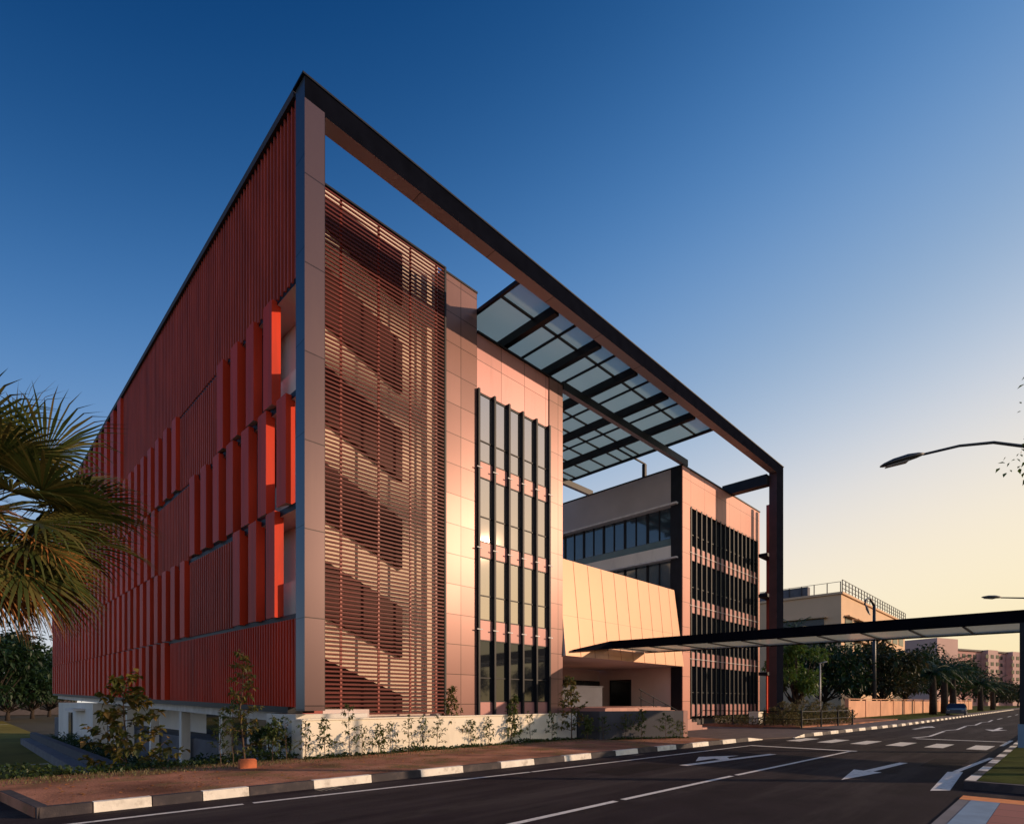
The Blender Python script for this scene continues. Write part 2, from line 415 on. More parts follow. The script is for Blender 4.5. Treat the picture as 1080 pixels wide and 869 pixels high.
dv = MB(); dv.prism([(21.6, 9.42), (24.3, 9.32), (26.4, 8.72), (34.3, 8.42), (34.3, 17.4), (21.6, 17.4)], -1.0, .05)
dv.build('driveway', 'drive', kind='structure')
fp = MB(); fp.prism([(34.3, 8.42), (45, 8.02), (420, 8.02), (420, 13), (34.3, 13)], -1.0, .115)
fp.build('footpath', 'drive', kind='structure')
bed = MB(); bed.prism([(34.5, 11.0), (42, 10.2), (56, 10.2), (56, 60), (48, 60), (48, 16.9), (34.5, 16.9)], -1.0, .19)
bed.build('planting_bed', 'verge', kind='structure')
lawn = MB(); lawn.prism([(56, 9.6), (420, 9.6), (420, 140), (56, 140)], -1.0, .15)
lawn.build('lawn', 'grass', kind='structure')
pl = MB(); pl.box(6.4, 48, 14.62, 17.4, -1.8, .04); pl.box(7.4, 48, 17.4, 75, -1.95, .02)
pl.build('building_apron', 'concrete', kind='structure')
# kerbs: painted blocks along one kerb; block ends measured in the photograph
def kerb_block(mb, u0, u1, mi, taper=None):
    h0 = .15; h1 = .15
    if taper == 'end': h1 = .03
    if taper == 'start': h0 = .03
    a, b = kerb_v(u0), kerb_v(u1)
    mb.hexa([(u0, a, -.05), (u1, b, -.05), (u1, b + .16, -.05), (u0, a + .16, -.05),
             (u0, a + .03, h0), (u1, b + .03, h1), (u1, b + .16, h0 if taper != 'end' else h1), (u0, a + .16, h0)], mi)
kb = MB()
ends = [.82, 1.42, 2.15, 2.85, 3.57, 4.70, 5.89, 7.05, 8.20, 9.35, 10.5, 11.65, 12.8, 13.95, 15.1, 16.2, 17.35, 18.45, 19.6, 20.7, 21.8, 22.9, 24.3]
for i, (a, b) in enumerate(zip(ends, ends[1:])):
    kerb_block(kb, a + .008, b - .008, 1 - (i % 2) if i else 1, 'end' if i == len(ends) - 2 else None)
kb.hexa([(.52, 12.4, -.05), (.66, 12.4, -.05), (.94, 10.03, -.05), (.80, 10.03, -.05), (.52, 12.4, .15), (.66, 12.4, .15), (.94, 10.03, .152), (.80, 10.03, .152)], 1)
u = 26.4
i = 0
while u < 150:
    kerb_block(kb, u + .01, u + 1.14, i % 2, 'start' if i == 0 else None); u += 1.15; i += 1
kb.build('kerb', ['kerb_white', 'kerb_black'], kind='structure')
ki = MB()
i = 0; u = 13.30
while u < 62:
    w = 1.05
    ki.box(u + .006, u + w - .006, 1.22, 1.38, -.05, .15, 0 if i % 2 == 0 else 1); u += w; i += 1
ki.box(13.14, 13.298, -8, 1.38, -.05, .15, 1)
ki.build('kerb', ['kerb_white', 'kerb_black'], kind='structure')
gi = MB(); gi.box(13.31, 62, -9, 1.21, -.4, .155)
gi.build('grass_verge', 'grass', kind='structure')
pv = MB(); pv.box(-8, 11.55, -9, .76, -.4, .03, 0); pv.box(-8, 11.55, .765, 1.12, -.4, .028, 1); pv.box(-8, 11.55, 1.125, 1.27, -.4, .022, 2); pv.box(11.56, 12.05, -9, 1.27, -.4, .026, 3)
pv.build('pavement', ['paver', 'blue_pad', 'concrete', 'orange'], kind='structure')

# road markings lie on the road as parts of it
def mark(name, polys):
    mb = MB()
    for p in polys:
        mb.poly([(a, b, .004) for a, b in p])
    return mb.build(name, 'paint', road)
def strip(pts, w):
    out = []
    for (a, b), (c, d) in zip(pts, pts[1:]):
        t = Vector((c - a, d - b)).normalized(); n = Vector((-t.y, t.x)) * w / 2
        out.append([(a + n.x, b + n.y), (a - n.x, b - n.y), (c - n.x, d - n.y), (c + n.x, d + n.y)])
    return out
mark('edge_line', strip([(-3, 9.42), (3.2, 9.16)], .1) + strip([(3.35, 9.155), (9.3, 8.72)], .1) + strip([(9.36, 8.715), (20.6, 8.3)], .1))
mark('centre_line', strip([(3.5, 5.16), (7.55, 5.18)], .11)); mark('centre_line', strip([(7.75, 5.18), (11.9, 5.17)], .11)); mark('centre_line', strip([(12.1, 5.16), (20.6, 5.05)], .11))
mark('stop_line', [[(20.62, 4.9), (20.9, 4.9), (20.9, 8.35), (20.62, 8.35)]])
for k in range(6):
    v0 = 7.75 - k * 1.16
    mark('crossing_stripe', [[(24.3, v0), (26.7, v0 - .04), (26.7, v0 + .5), (24.3, v0 + .54)]])
mark('stop_line', [[(29.6, 1.7), (29.9, 1.7), (29.9, 4.75), (29.6, 4.75)]])
for a in range(4):
    mark('centre_line', strip([(30.3 + a * 9.0, 4.95), (32.2 + a * 9.0, 4.62), (38.4 + a * 9.0, 4.86)], .14))
for a in range(6): mark('centre_line', strip([(68 + a * 12.0, 4.7), (73 + a * 12.0, 4.7)], .14))
mark('turn_arrow', [[(13.0, 6.78), (13.0, 7.0), (15.6, 6.78), (17.8, 6.56), (17.8, 6.34), (15.6, 6.56)], [(15.0, 6.84), (15.5, 6.8), (15.9, 7.05), (16.6, 7.0), (15.35, 7.65), (14.2, 7.16), (15.2, 7.1)]])
mark('lane_arrow', [[(12.9, 3.32), (14.9, 3.02), (14.98, 3.22), (15.02, 3.42), (15.1, 3.62)], [(14.98, 3.2), (17.7, 3.0), (17.7, 3.18), (15.0, 3.4)]])
mark('lane_arrow', [[(40.0, 6.4), (43.5, 6.3), (43.5, 6.5), (40.0, 6.6)], [(43.5, 5.95), (45.6, 6.4), (43.5, 6.85)]])
mark('lane_arrow', [[(46, 2.9), (42.5, 2.9), (42.5, 3.1), (46, 3.1)], [(42.5, 2.5), (40.4, 3.0), (42.5, 3.5)]])
mark('taper_line', [[(12.45, 1.78), (12.75, 1.53), (16.3, 1.72), (16.1, 1.98)]] + strip([(16.25, 1.85), (21.0, 1.58)], .12))
mark('taper_line', strip([(26.9, 1.75), (31.0, 1.70)], .12))

for (x0, x1, y0, y1) in ((10.2, 12.9, 6.9, 7.9), (4.2, 5.3, 3.2, 4.9), (17.0, 19.8, 1.9, 2.7)):
    m = MB(); m.poly([(x0, y0, .003), (x1, y0 + .05, .003), (x1 - .06, y1, .003), (x0 + .08, y1 - .04, .003)]); m.build('road_patch', 'asphalt_patch', road)
for k in range(9):
    uu = 2.2 + k * 2.45
    m = MB()
    for j in range(5): m.box(uu + j * .09, uu + j * .09 + .05, kerb_v(uu) - .38, kerb_v(uu) - .06, .001, .006)
    if k % 4 == 1: m.build('drain_grate', 'lamp_grey', road)

# ------------------------------------------------------------------ THE BUILDING
B = thing('office_building', 'large building with red finned flank, glossy pink front towers and a tall dark portal frame', 'building', (6.4, 14.0, 0))
def bp(mb, name, mats, parent=None, smooth=False, kind=None):
    return mb.world(B).build(name, mats, parent or B, smooth, kind)
Z = lambda r: r + EYE
def W(u, v, z): return (u, v, z + .018 * (v - 14.5) if v > 14.5 else z)
# --- portal frame
ZT, ZB = Z(16.22), Z(15.55)
m = MB(); m.box(6.41, 6.97, 14.0, 14.53, Z(-.23), ZB + .1, [0, 0, 1, 0, 2, 0]); frame_post = bp(m, 'frame_post', ['dark_steel', 'frame_brown', 'sky_side'])
m = MB(); m.box(6.41, 40.55, 14.0, 14.53, ZB + .102, ZT, [1, 0, 0, 0, 2, 0]); m.box(6.98, 39.3, 14.002, 14.45, ZB, ZB + .1, [1, 0, 0, 0, 0, 0])
bp(m, 'frame_beam', ['fascia', 'frame_inner', 'sky_side'])
m = MB(); m.box(39.32, 40.55, 14.0, 14.5, .1, ZB + .1, [0, 0, 0, 0, 1, 0]); bp(m, 'frame_post', ['fascia', 'maroon'])
m = MB(); m.box(6.35, 40.6, 13.97, 14.58, ZT, ZT + .05); bp(m, 'frame_coping', 'dark_steel')
m = MB(); m.box(38.9, 39.5, 14.51, 17.6, Z(14.75), Z(15.45)); bp(m, 'tie_beam', 'dark_steel')
# --- left wing: red finned flank along u = 6.4
WE = 67.0
m = MB(W); m.box(7.25, 7.6, 15.7, WE, Z(-.3), Z(16.0)); m.box(7.62, 13.6, 19.6, 19.9, Z(-.3), Z(16.0)); m.box(7.62, 13.6, 30, WE, Z(-.3), Z(15.9)); bp(m, 'wing_wall', 'white_wall')
m = MB(W); m.box(6.55, 6.96, 14.62, 15.8, Z(16.0), Z(16.25)); m.box(6.55, 7.62, 15.801, WE, Z(16.0), Z(16.25)); m.box(6.38, 6.56, 14.62, WE, Z(16.12), Z(16.34)); bp(m, 'roof_edge', 'roof_dark')
for zc in (11.38, 8.34, 5.30, 2.30):
    m = MB(W); m.box(6.52, 6.96, 14.56, 15.7, Z(zc) - .09, Z(zc) + .09, [1, 0, 0, 0, 0, 0]); m.box(6.52, 7.24, 15.701, 36, Z(zc) - .09, Z(zc) + .09, [1, 0, 0, 0, 0, 0]); bp(m, 'floor_slab', ['dark_steel', 'warm_wall'])
m = MB(W); m.box(6.48, 7.24, 15.2, WE, Z(-.32), Z(-.14), [1, 0, 0, 0, 0, 0]); bp(m, 'floor_slab', ['dark_steel', 'soffit'])
# inner cross walls seen through the openings beside the frame
for z0, z1 in ((8.45, 11.27), (5.41, 8.22), (2.41, 5.19)):
    m = MB(W); m.box(6.9, 7.24, 15.3, 17.2, Z(z0), Z(z0) + 1.05); bp(m, 'parapet', 'white_wall')
# backing sheets
for z0, z1, v0 in ((8.45, 11.27, 17.2), (5.41, 8.22, 17.2), (2.41, 5.19, 17.2)):
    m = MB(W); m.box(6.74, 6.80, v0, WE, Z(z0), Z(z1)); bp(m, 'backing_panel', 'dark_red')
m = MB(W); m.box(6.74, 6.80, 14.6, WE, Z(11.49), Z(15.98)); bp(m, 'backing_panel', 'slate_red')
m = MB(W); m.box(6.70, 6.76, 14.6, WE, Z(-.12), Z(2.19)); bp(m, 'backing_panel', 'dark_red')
def louvre(v0, v1, z0, z1, pitch, mats, w=.055, dep=(6.46, 6.60)):
    m = MB(W); v = v0
    while v < v1:
        m.box(dep[0], dep[1], v, v + w, z0, z1); v += pitch
    for zz in (z0 + .25, (z0 + z1) / 2, z1 - .25): m.box(6.605, 6.64, v0, v1, zz - .03, zz + .03)
    return bp(m, 'vertical_louvre', mats)
louvre(14.66, 36.2, Z(11.36), Z(16.14), .235, 'louvre_red')
louvre(20.7, 25.5, Z(8.36), Z(11.26), .235, 'louvre_red')
louvre(24.4, 28.9, Z(5.34), Z(8.26), .235, 'louvre_red')
louvre(19.6, 24.2, Z(2.36), Z(5.22), .235, 'louvre_red')
louvre(14.66, 26.9, Z(-.14), Z(2.24), .19, 'fin_red', .075)
# wide folded fins, storey by storey
fins = []
def fin_run(v0, v1, z0, z1, pitch=1.36, w=.62):
    v = v0
    while v < v1:
        fins.append((v, v + w, z0, z1)); v += pitch
fin_run(16.0, 20.5, Z(8.42), Z(11.40)); fin_run(25.7, WE - 1, Z(8.42), Z(11.40))
fin_run(15.05, 24.2, Z(5.40), Z(8.38)); fin_run(29.1, WE - 1, Z(5.40), Z(8.38))
fin_run(15.8, 19.5, Z(2.36), Z(5.36)); fin_run(24.5, WE - 1, Z(2.36), Z(5.36))
fin_run(27.4, WE - .5, Z(-.14), Z(2.32))
fin_run(36.4, WE - 1, Z(11.45), Z(16.10), 1.9, .85)
fins.sort(key=lambda q: q[0] - .15 * (q[3] - q[2]))
def fin_geo(m, f):
    a, b, z0, z1 = f
    p = [(6.36, a), (6.62, a), (6.62, a + .05), (6.41, a + .05), (6.41, b - .05), (6.36, b)]
    m.prism(p, z0, z1, [1, 0, 0, 0, 0, 0, 0, 0])
    m.poly([(6.415, a + .055, z0 + .02), (6.415, b - .06, z0 + .02), (6.615, a + .055, z0 + .02)], 1)
for f in fins[:98]:
    m = MB(W); fin_geo(m, f); bp(m, 'facade_fin', ['fin_red', 'fin_cap'])
m = MB(W)
for f in fins[98:]: fin_geo(m, f)
bp(m, 'far_fins', ['fin_red', 'fin_cap'], kind='stuff')
# undercroft of the wing
m = MB(W); m.box(6.86, 7.2, 17.0, WE, Z(-.62), Z(-.33)); bp(m, 'edge_beam', 'fin_cap')
m = MB(); m.box(6.9, 7.3, 47, WE, -1.9, Z(-.05)); m.box(9.0, 9.3, 17, 47, -1.9, Z(-.3)); m.box(6.6, 9.0, 46.6, 46.9, -1.9, Z(-.1)); m.box(6.45, 8.6, 14.62, 16.6, -1.2, Z(-.33)); m.box(7.5, 9.0, 20.8, 21.1, -1.9, Z(-.33)); bp(m, 'undercroft_wall', 'white_wall')
m = MB(); m.box(8.9, 8.98, 22.4, 30.5, -1.5, Z(-.5)); bp(m, 'undercroft_glazing', 'glass_dark')
for v in (22.0, 27.2, 32.5, 38.0, 43.0):
    m = MB(); m.box(6.95, 7.3, v, v + .35, -1.9, Z(-.35)); bp(m, 'column', 'white_wall')
m = MB(); m.box(6.80, 6.9, 58.2, 59.8, -1.6, .75); bp(m, 'door', 'window_dark')
m = MB(); m.box(6.2, 6.88, 52.0, 56.5, .95, 1.12); bp(m, 'door_hood', 'soffit')
# --- horizontal louvre screen and the stairs behind it
SV = 16.7
m = MB()
z = Z(-.42)
while z < Z(16.35):
    m.hexa([(7.72, SV, z), (13.08, SV, z), (13.08, SV + .05, z + .006), (7.72, SV + .05, z + .006), (7.72, SV, z + .050), (13.08, SV, z + .050), (13.08, SV + .05, z + .056), (7.72, SV + .05, z + .056)])
    z += .138
screen = bp(m, 'louvre_screen', 'slat_red')
for uu in (8.9, 10.3, 11.6, 12.75):
    m = MB(); m.box(uu - .04, uu + .03, SV + .053, SV + .10, Z(-.42), Z(16.3)); bp(m, 'screen_mullion', 'red_mullion', screen)
m = MB(); m.box(13.09, 13.17, SV - .02, SV + .2, Z(-.42), Z(16.45)); m.box(7.72, 13.08, SV - .01, SV + .13, Z(16.4), Z(16.46)); bp(m, 'screen_frame', 'dark_steel', screen)
m = MB(); m.box(7.62, 13.28, 17.35, 17.6, .05, Z(16.95)); bp(m, 'stair_wall', 'stair_plaster')
m = MB(); m.box(7.64, 13.27, SV + .4, 17.34, Z(-.62), Z(-.44)); m.box(7.5, 9.0, 15.2, 16.6, Z(-.55), Z(-.22), 0); m.box(6.9, 7.49, 15.2, 16.6, Z(-.55), Z(-.2), 1); bp(m, 'stair_base', ['warm_wall', 'red_mullion'])
for k in range(6):
    # solid sided flights against the back wall, falling to the right, one per storey
    zt = Z(1.40 + 3.21 * k)
    lo = Z(-.43)
    m = MB()
    y0, y1 = 17.20, 17.345
    m.hexa([(7.66, y0, max(zt - 1.46, lo)), (11.55, y0, max(zt - 2.98, lo)), (11.55, y1, max(zt - 2.98, lo)), (7.66, y1, max(zt - 1.46, lo)),
            (7.66, y0, min(zt + .36, Z(16.6))), (11.55, y0, min(zt - 1.16, Z(16.6))), (11.55, y1, min(zt - 1.16, Z(16.6))), (7.66, y1, min(zt + .36, Z(16.6)))])
    bp(m, 'stair_flight', 'stair')
# --- west tower
TV = 17.0
T0, T1, T2, T3 = 13.3, 14.99, 19.45, 20.4
m = MB(); m.box(T0, T1, TV, 21, .1, Z(16.55)); bp(m, 'tower_wall', 'tower')
m = MB(); m.box(T1 + .002, T2, TV + .05, 24, Z(12.67), Z(15.0)); bp(m, 'tower_wall', 'tower_wide')
m = MB(); m.box(T2 + .002, T3, TV, 24, .1, Z(15.0)); bp(m, 'tower_wall', 'tower')
m = MB(); m.box(T1 + .01, T2 - .005, TV + .35, 24, .1, Z(12.66)); bp(m, 'tower_core', 'roof_dark')
m = MB(); m.box(T0 - .02, T1 + .02, TV - .03, 21.02, Z(16.55), Z(16.62)); m.box(T1 + .03, T3 + .02, TV - .03, 24.02, Z(15.0), Z(15.08)); bp(m, 'parapet_coping', 'dark_steel')
fin_u = [15.02, 15.9, 16.75, 17.6, 18.48, 19.36]
sp = [(9.2, 9.82), (5.95, 6.55), (2.55, 3.35), (-.75, 0.0)]        # pink spandrel rows
win = [(9.82, 12.6), (6.55, 9.2), (3.35, 5.95), (0.0, 2.55)]
m = MB(); m.box(T1 + .003, T2 - .003, TV + .055, TV + .3, Z(12.62), Z(12.66)); bp(m, 'window_head', 'dark_steel')
# glazing starts below the wide cladding
def tower_window(u0, u1, z0, z1, gm, tr):
    f = MB()
    for (a, b) in ((u0, u0 + .05), (u1 - .05, u1)): f.box(a, b, TV + .0, TV + .1, z0, z1)
    for zz in (z0, z1 - .05, z0 + tr): f.box(u0 + .05, u1 - .05, TV + .0, TV + .1, zz, zz + .045)
    w = bp(f, 'window', 'dark_steel')
    p = MB(); p.box(u0 + .051, u1 - .051, TV + .03, TV + .05, z0 + .046, z1 - .051)
    bp(p, 'pane', gm, w)
for a, b in zip(fin_u, fin_u[1:]):
    for (z0, z1) in sp:
        m = MB(); m.box(a + .06, b - .002, TV + .01, TV + .34, Z(z0) + .003, Z(z1) - .003); bp(m, 'spandrel_panel', 'spandrel')
    for i, (z0, z1) in enumerate(win):
        pass
        tower_window(a + .065, b - .005, Z(z0), Z(z1) if i else Z(z1), 'glass_dark' if i == 3 else 'glass_sky', (z1 - z0) * (.38 if i != 0 else .3))  # lowest row: dark glass stands in for the dark tree reflection
for a in fin_u:
    m = MB(); m.box(a - .05, a + .045, TV - .13, TV + .05, Z(-.78), Z(12.7)); f_ = bp(m, 'tower_fin', 'dark_steel')
    for zz in (9.5, 6.25, 2.95):
        m = MB(); m.box(a - .14, a + .15, TV - .16, TV - .132, Z(zz) - .02, Z(zz) + .02)
        bp(m, 'fin_bracket', 'fin_cap', f_)
# --- east block
E0, E1 = 32.0, 44.2
m = MB(); m.box(E0, E0 + .95, TV, TV + .05, .1, Z(14.7)); m.box(E0 + .40, E0 + .95, TV + .051, TV + .6, .1, Z(14.7)); m.box(E0 + .951, E1, TV + .02, TV + .6, Z(12.35), Z(14.7)); m.box(E1 - .3, E1, TV + .015, TV + .6, .1, Z(12.348)); bp(m, 'east_wall', 'east')
m = MB(); m.box(E0 - .02, E1 + .05, TV - .03, 40, Z(14.702), Z(14.78)); bp(m, 'parapet_coping', 'dark_steel')
m = MB(); m.box(E0 + .4, E1 - .01, TV + .61, 40, .1, Z(14.69)); bp(m, 'east_core', 'roof_dark')
m = MB(); m.box(E0 - .01, E0 + .38, TV + .052, TV + .8, .1, Z(14.69)); bp(m, 'dark_corner', 'dark_steel')
m = MB(); m.box(E0, E0 + .38, TV + .81, 40, Z(12.5), Z(14.68)); bp(m, 'side_wall', 'grey_wall')
m = MB(); m.box(E0 - .25, E0 + .38, TV + .3, 40, Z(12.38), Z(12.49)); bp(m, 'ledge', 'fin_cap')
m = MB(); m.box(E0 + .25, E0 + .39, TV + .81, 40, Z(9.9), Z(10.4)); bp(m, 'sill_panel', 'teal')
m = MB(); m.box(E0, E0 + .38, TV + .81, 40, Z(9.1), Z(9.89)); bp(m, 'side_wall', 'white_wall')
m = MB(); m.box(E0 - .25, E0 + .38, TV + .3, 40, Z(9.0), Z(9.09)); bp(m, 'ledge', 'fin_cap')
for k in range(10):
    v = TV + .9 + k * 1.75
    for (z0, z1) in ((10.42, 12.36), (7.2, 8.98)):
        f = MB()
        for a in (v, v + .83, v + 1.66): f.box(E0 + .22, E0 + .34, a, a + .07, Z(z0), Z(z1))
        w = bp(f, 'window', 'dark_steel')
        p = MB(); p.box(E0 + .28, E0 + .3, v + .071, v + .829, Z(z0), Z(z1)); p.box(E0 + .28, E0 + .3, v + .901, v + 1.659, Z(z0), Z(z1)); bp(p, 'pane', 'glass_blue', w)
m = MB(); m.box(E0 + .05, E0 + .38, TV + .81, 40, .06, Z(7.18)); bp(m, 'side_wall', 'warm_wall')
nb = 15
eu = [E0 + 1.15 + i * (E1 - .45 - E0 - 1.15) / nb for i in range(nb + 1)]
esp = [(9.05, 9.95), (5.7, 6.6), (2.3, 3.2), (-.9, -.15)]
ewin = [(9.95, 12.34), (6.6, 9.05), (3.2, 5.7), (-.15, 2.3)]
for a, b in zip(eu, eu[1:]):
    for z0, z1 in esp:
        m = MB(); m.box(a + .08, b - .08, TV + .08, TV + .58, Z(z0) + .003, Z(z1) - .003); bp(m, 'spandrel_panel', 'spandrel')
    for z0, z1 in ewin:
        f = MB(); f.box(a + .072, a + .1, TV + .12, TV + .2, Z(z0), Z(z1)); f.box(b - .1, b - .072, TV + .12, TV + .2, Z(z0), Z(z1)); f.box(a + .1, b - .1, TV + .12, TV + .2, Z(z0), Z(z0) + .05); f.box(a + .075, b - .075, TV + .12, TV + .2, Z(z0 + .75), Z(z0 + .79))
        w = bp(f, 'window', 'lamp_grey')
        p = MB(); p.box(a + .075, b - .075, TV + .21, TV + .23, Z(z0), Z(z1)); bp(p, 'pane', 'glass_dark', w)
for a in eu:
    m = MB(); m.box(a - .07, a + .07, TV + .0, TV + .35, Z(-.95), Z(12.42), [0, 0, 0, 0, 0, 0]); f_ = bp(m, 'east_fin', 'dark_steel')
m = MB()
for zz in (9.5, 6.15, 2.75): m.box(E0 + .85, E1 - .3, TV - .03, TV - .015, Z(zz) - .012, Z(zz) + .012)
bp(m, 'fin_tie_rod', 'fin_cap')
# open bay between east block and frame: red posts and steel ties
m = MB()
for uu in (43.5, 44.35): m.box(uu, uu + .3, 16.0, 16.25, .1, Z(14.9))
bp(m, 'red_post', 'red_mullion')
m = MB()
for k in range(5): m.box(42.7 + k * .5, 42.9 + k * .5, 15.9, 15.98, .3, Z(2.0))
bp(m, 'red_slat_screen', 'fin_red')
for zz in (10.9, 7.9, 2.1):
    m = MB(); m.box(42.4, 44.0, 15.75, 16.4, Z(zz) - .12, Z(zz) + .12); bp(m, 'tie_beam', 'dark_steel')
# --- leaning copper-panelled box between the two blocks
CT, CBm = Z(6.94), Z(2.2)
m = MB(); m.hexa([(T3 + .05, 16.85, CBm), (E0 - .12, 16.85, CBm), (E0 - .12, 23.4, CBm), (T3 + .05, 23.4, CBm), (T3 + .05, 17.35, CT), (E0 - .42, 17.35, CT), (E0 - .42, 23.4, CT), (T3 + .05, 23.4, CT)], [1, 1, 0, 1, 1, 1])
bp(m, 'copper_box', ['copper', 'soffit'])
m = MB()
for k in range(1, 10):
    uu = T3 + .05 + k * 1.155
    m.hexa([(uu, 16.835, CBm + .02), (uu + .03, 16.835, CBm + .02), (uu + .03, 16.86, CBm + .02), (uu, 16.86, CBm + .02), (uu, 17.335, CT - .02), (uu + .03, 17.335, CT - .02), (uu + .03, 17.36, CT - .02), (uu, 17.36, CT - .02)])
bp(m, 'copper_rib', 'copper')
# --- entrance below it
m = MB(); m.box(T3, E0 + .4, 23.4, 23.8, .05, Z(2.195)); bp(m, 'entrance_wall', 'warm_wall')
m = MB(); m.box(21.0, E0 - .02, 23.28, 23.395, 1.36, Z(1.45)); bp(m, 'entrance_opening', 'window_dark')
f = MB(); f.box(E0 - .03, E0 + .045, 20.75, 20.85, 1.36, Z(1.5)); f.box(E0 - .03, E0 + .045, 22.35, 22.45, 1.36, Z(1.5)); f.box(E0 - .03, E0 + .045, 20.851, 22.349, Z(1.42), Z(1.5)); ed = bp(f, 'entrance_door', 'dark_steel')
f = MB(); f.box(E0 - .01, E0 + .04, 20.851, 21.59, 1.36, Z(1.419)); bp(f, 'door_leaf', 'glass_dark', ed)
f = MB(); f.box(E0 - .01, E0 + .04, 21.61, 22.349, 1.36, Z(1.419)); bp(f, 'door_leaf', 'glass_dark', ed)
m = MB(); m.box(20.5, 26.2, 18.9, 19.2, 1.345, 2.45); m.box(20.46, 26.25, 18.86, 19.24, 2.451, 2.5); bp(m, 'entrance_screen_wall', 'wall_blue')
m = MB(); m.box(20.45, 26.2, 14.6, 23.2, .04, 1.34); m.box(26.201, E0 - .02, 18.0, 23.27, .04, 1.34); bp(m, 'entrance_platform', 'step_pink')
m = MB()
for k in range(7): m.box(26.2 + k * .62, 26.2 + (k + 1) * .62, 14.7, 17.99, .04, 1.34 - (k + 1) * .17)
bp(m, 'entrance_steps', 'step_pink')
m = MB()
m.tube([(26.4, 16.6, 2.3), (30.6, 16.6, 1.1), (30.6, 16.6, .05)], .03); m.tube([(26.4, 16.6, 1.85), (30.6, 16.6, .65)], .025)
for k in range(4): m.tube([(26.6 + k * 1.3, 16.6, 1.2 - k * .36), (26.6 + k * 1.3, 16.6, 2.24 - k * .37)], .022)
bp(m, 'handrail', 'dark_steel')
# --- glass roof over the court
GZ = Z(15.92)
GV0, GV1, GU0, GU1 = 14.55, 27.0, 15.05, 31.2
gb = [17.1 + i * 2.9 for i in range(5)]
edges = [GU0] + gb + [GU1]
for i, (a, b) in enumerate(zip(edges, edges[1:])):
    m = MB(); m.box(a + .02, b - .02, GV0 + .02, GV1 - .02, GZ + .02, GZ + .04); bp(m, 'roof_glazing', 'canopy_glass')
for a in gb:
    m = MB(); m.box(a - .13, a + .13, GV0, GV1, GZ - .38, GZ - .01); bp(m, 'roof_beam', 'dark_steel')
m = MB()
for v in (14.6, 15.75, 18.3, 19.6, 20.9, 22.2, 23.5, 24.8, 26.9): m.box(GU0, GU1, v - .04, v + .04, GZ - .07, GZ + .015)
for a, b in zip(edges, edges[1:]):
    if b - a > 2.5: m.box((a + b) / 2 - .04, (a + b) / 2 + .04, GV0, GV1, GZ - .075, GZ + .01)
for a in (GU0, GU1): m.box(a - .06, a + .06, GV0, GV1, GZ - .14, GZ + .012)
bp(m, 'glazing_bar', 'dark_steel')
m = MB(); m.box(T3 + .01, E0 + .6, TV - .05, TV + .2, Z(14.8), Z(15.2), [1, 0, 0, 0, 0, 0]); bp(m, 'main_beam', ['dark_steel', 'frame_inner'])
m = MB(); m.box(T3 + .01, E0 + .3, 24.1, 24.35, Z(14.72), Z(15.1), [1, 0, 0, 0, 0, 0]); bp(m, 'main_beam', ['dark_steel', 'frame_inner'])
m = MB(); m.box(32.2, 32.42, 19.8, 20.02, Z(14.8), GZ - .2); m.box(28.8, 32.42, 19.86, 19.96, GZ - .199, GZ - .12); bp(m, 'roof_post', 'dark_steel')
# --- white plinth wall, grey retaining wall, grey-white end pier
PW = thing('plinth_wall', 'low cream white wall below the louvre screen, behind the row of saplings', 'wall', (11.5, 14.0, .1))
m = MB(); m.box(6.33, 17.6, 13.98, 14.3, -.3, 1.12); m.box(6.33, 6.63, 14.302, 14.61, -1.0, 1.12); m.box(6.30, 17.62, 13.95, 14.32, 1.121, 1.16); m.world(PW).build('wall_body', 'cream_wall', PW)
m = MB(); m.box(16.4, 17.58, 13.93, 13.975, -.1, 1.1); m.world(PW).build('end_panel', 'white_wall', PW)
RW = thing('retaining_wall', 'low dark grey retaining wall beside the pink entrance steps', 'wall', (19.6, 12.2, .1))
m = MB(); m.prism([(17.64, 14.3), (17.64, 12.85), (21.4, 11.35), (21.5, 11.6), (17.9, 13.0), (17.9, 14.3)], -.3, 1.24, 0); m.world(RW).build('wall_body', 'wall_grey', RW)
m = MB(); m.prism([(21.41, 11.34), (21.62, 11.26), (21.75, 11.52), (21.51, 11.6)], -.3, 1.25, 0); m.prism([(21.55, 11.62), (21.75, 11.53), (21.75, 13.2), (21.55, 13.2)], -.3, 1.24, 0); m.world(RW).build('end_pier', 'step_pink', RW)

# ------------------------------------------------------------------ covered walkway over the crossing
CW = thing('covered_walkway', 'long flat dark roofed walkway crossing the road to the entrance on a dark post', 'walkway', (24.4, 1.0, .15))
def wz(v): return 4.12 + .014 * (v - 1.0)
def wbar(mb, u0, u1, v0, v1, dz0, dz1, mi=0):
    mb.hexa([(u0, v0, wz(v0) + dz0), (u1, v0, wz(v0) + dz0), (u1, v1, wz(v1) + dz0), (u0, v1, wz(v1) + dz0), (u0, v0, wz(v0) + dz1), (u1, v0, wz(v0) + dz1), (u1, v1, wz(v1) + dz1), (u0, v1, wz(v1) + dz1)], mi)
m = MB(); wbar(m, 23.9, 24.1, -9, 16.8, 0, .40); m.world(CW).build('fascia_beam', 'fascia', CW)
m = MB(); wbar(m, 27.3, 27.5, -9, 16.8, 0, .36); m.world(CW).build('fascia_beam', 'fascia', CW)
m = MB(); wbar(m, 24.101, 27.299, -9, 16.8, .03, .055); m.world(CW).build('roof_sheet', 'link_glass', CW)
for k in range(17):
    v = -8 + k * 1.5
    m = MB(); wbar(m, 24.101, 27.299, v, v + .07, -.02, .028); m.world(CW).build('cross_beam', 'lamp_grey', CW)
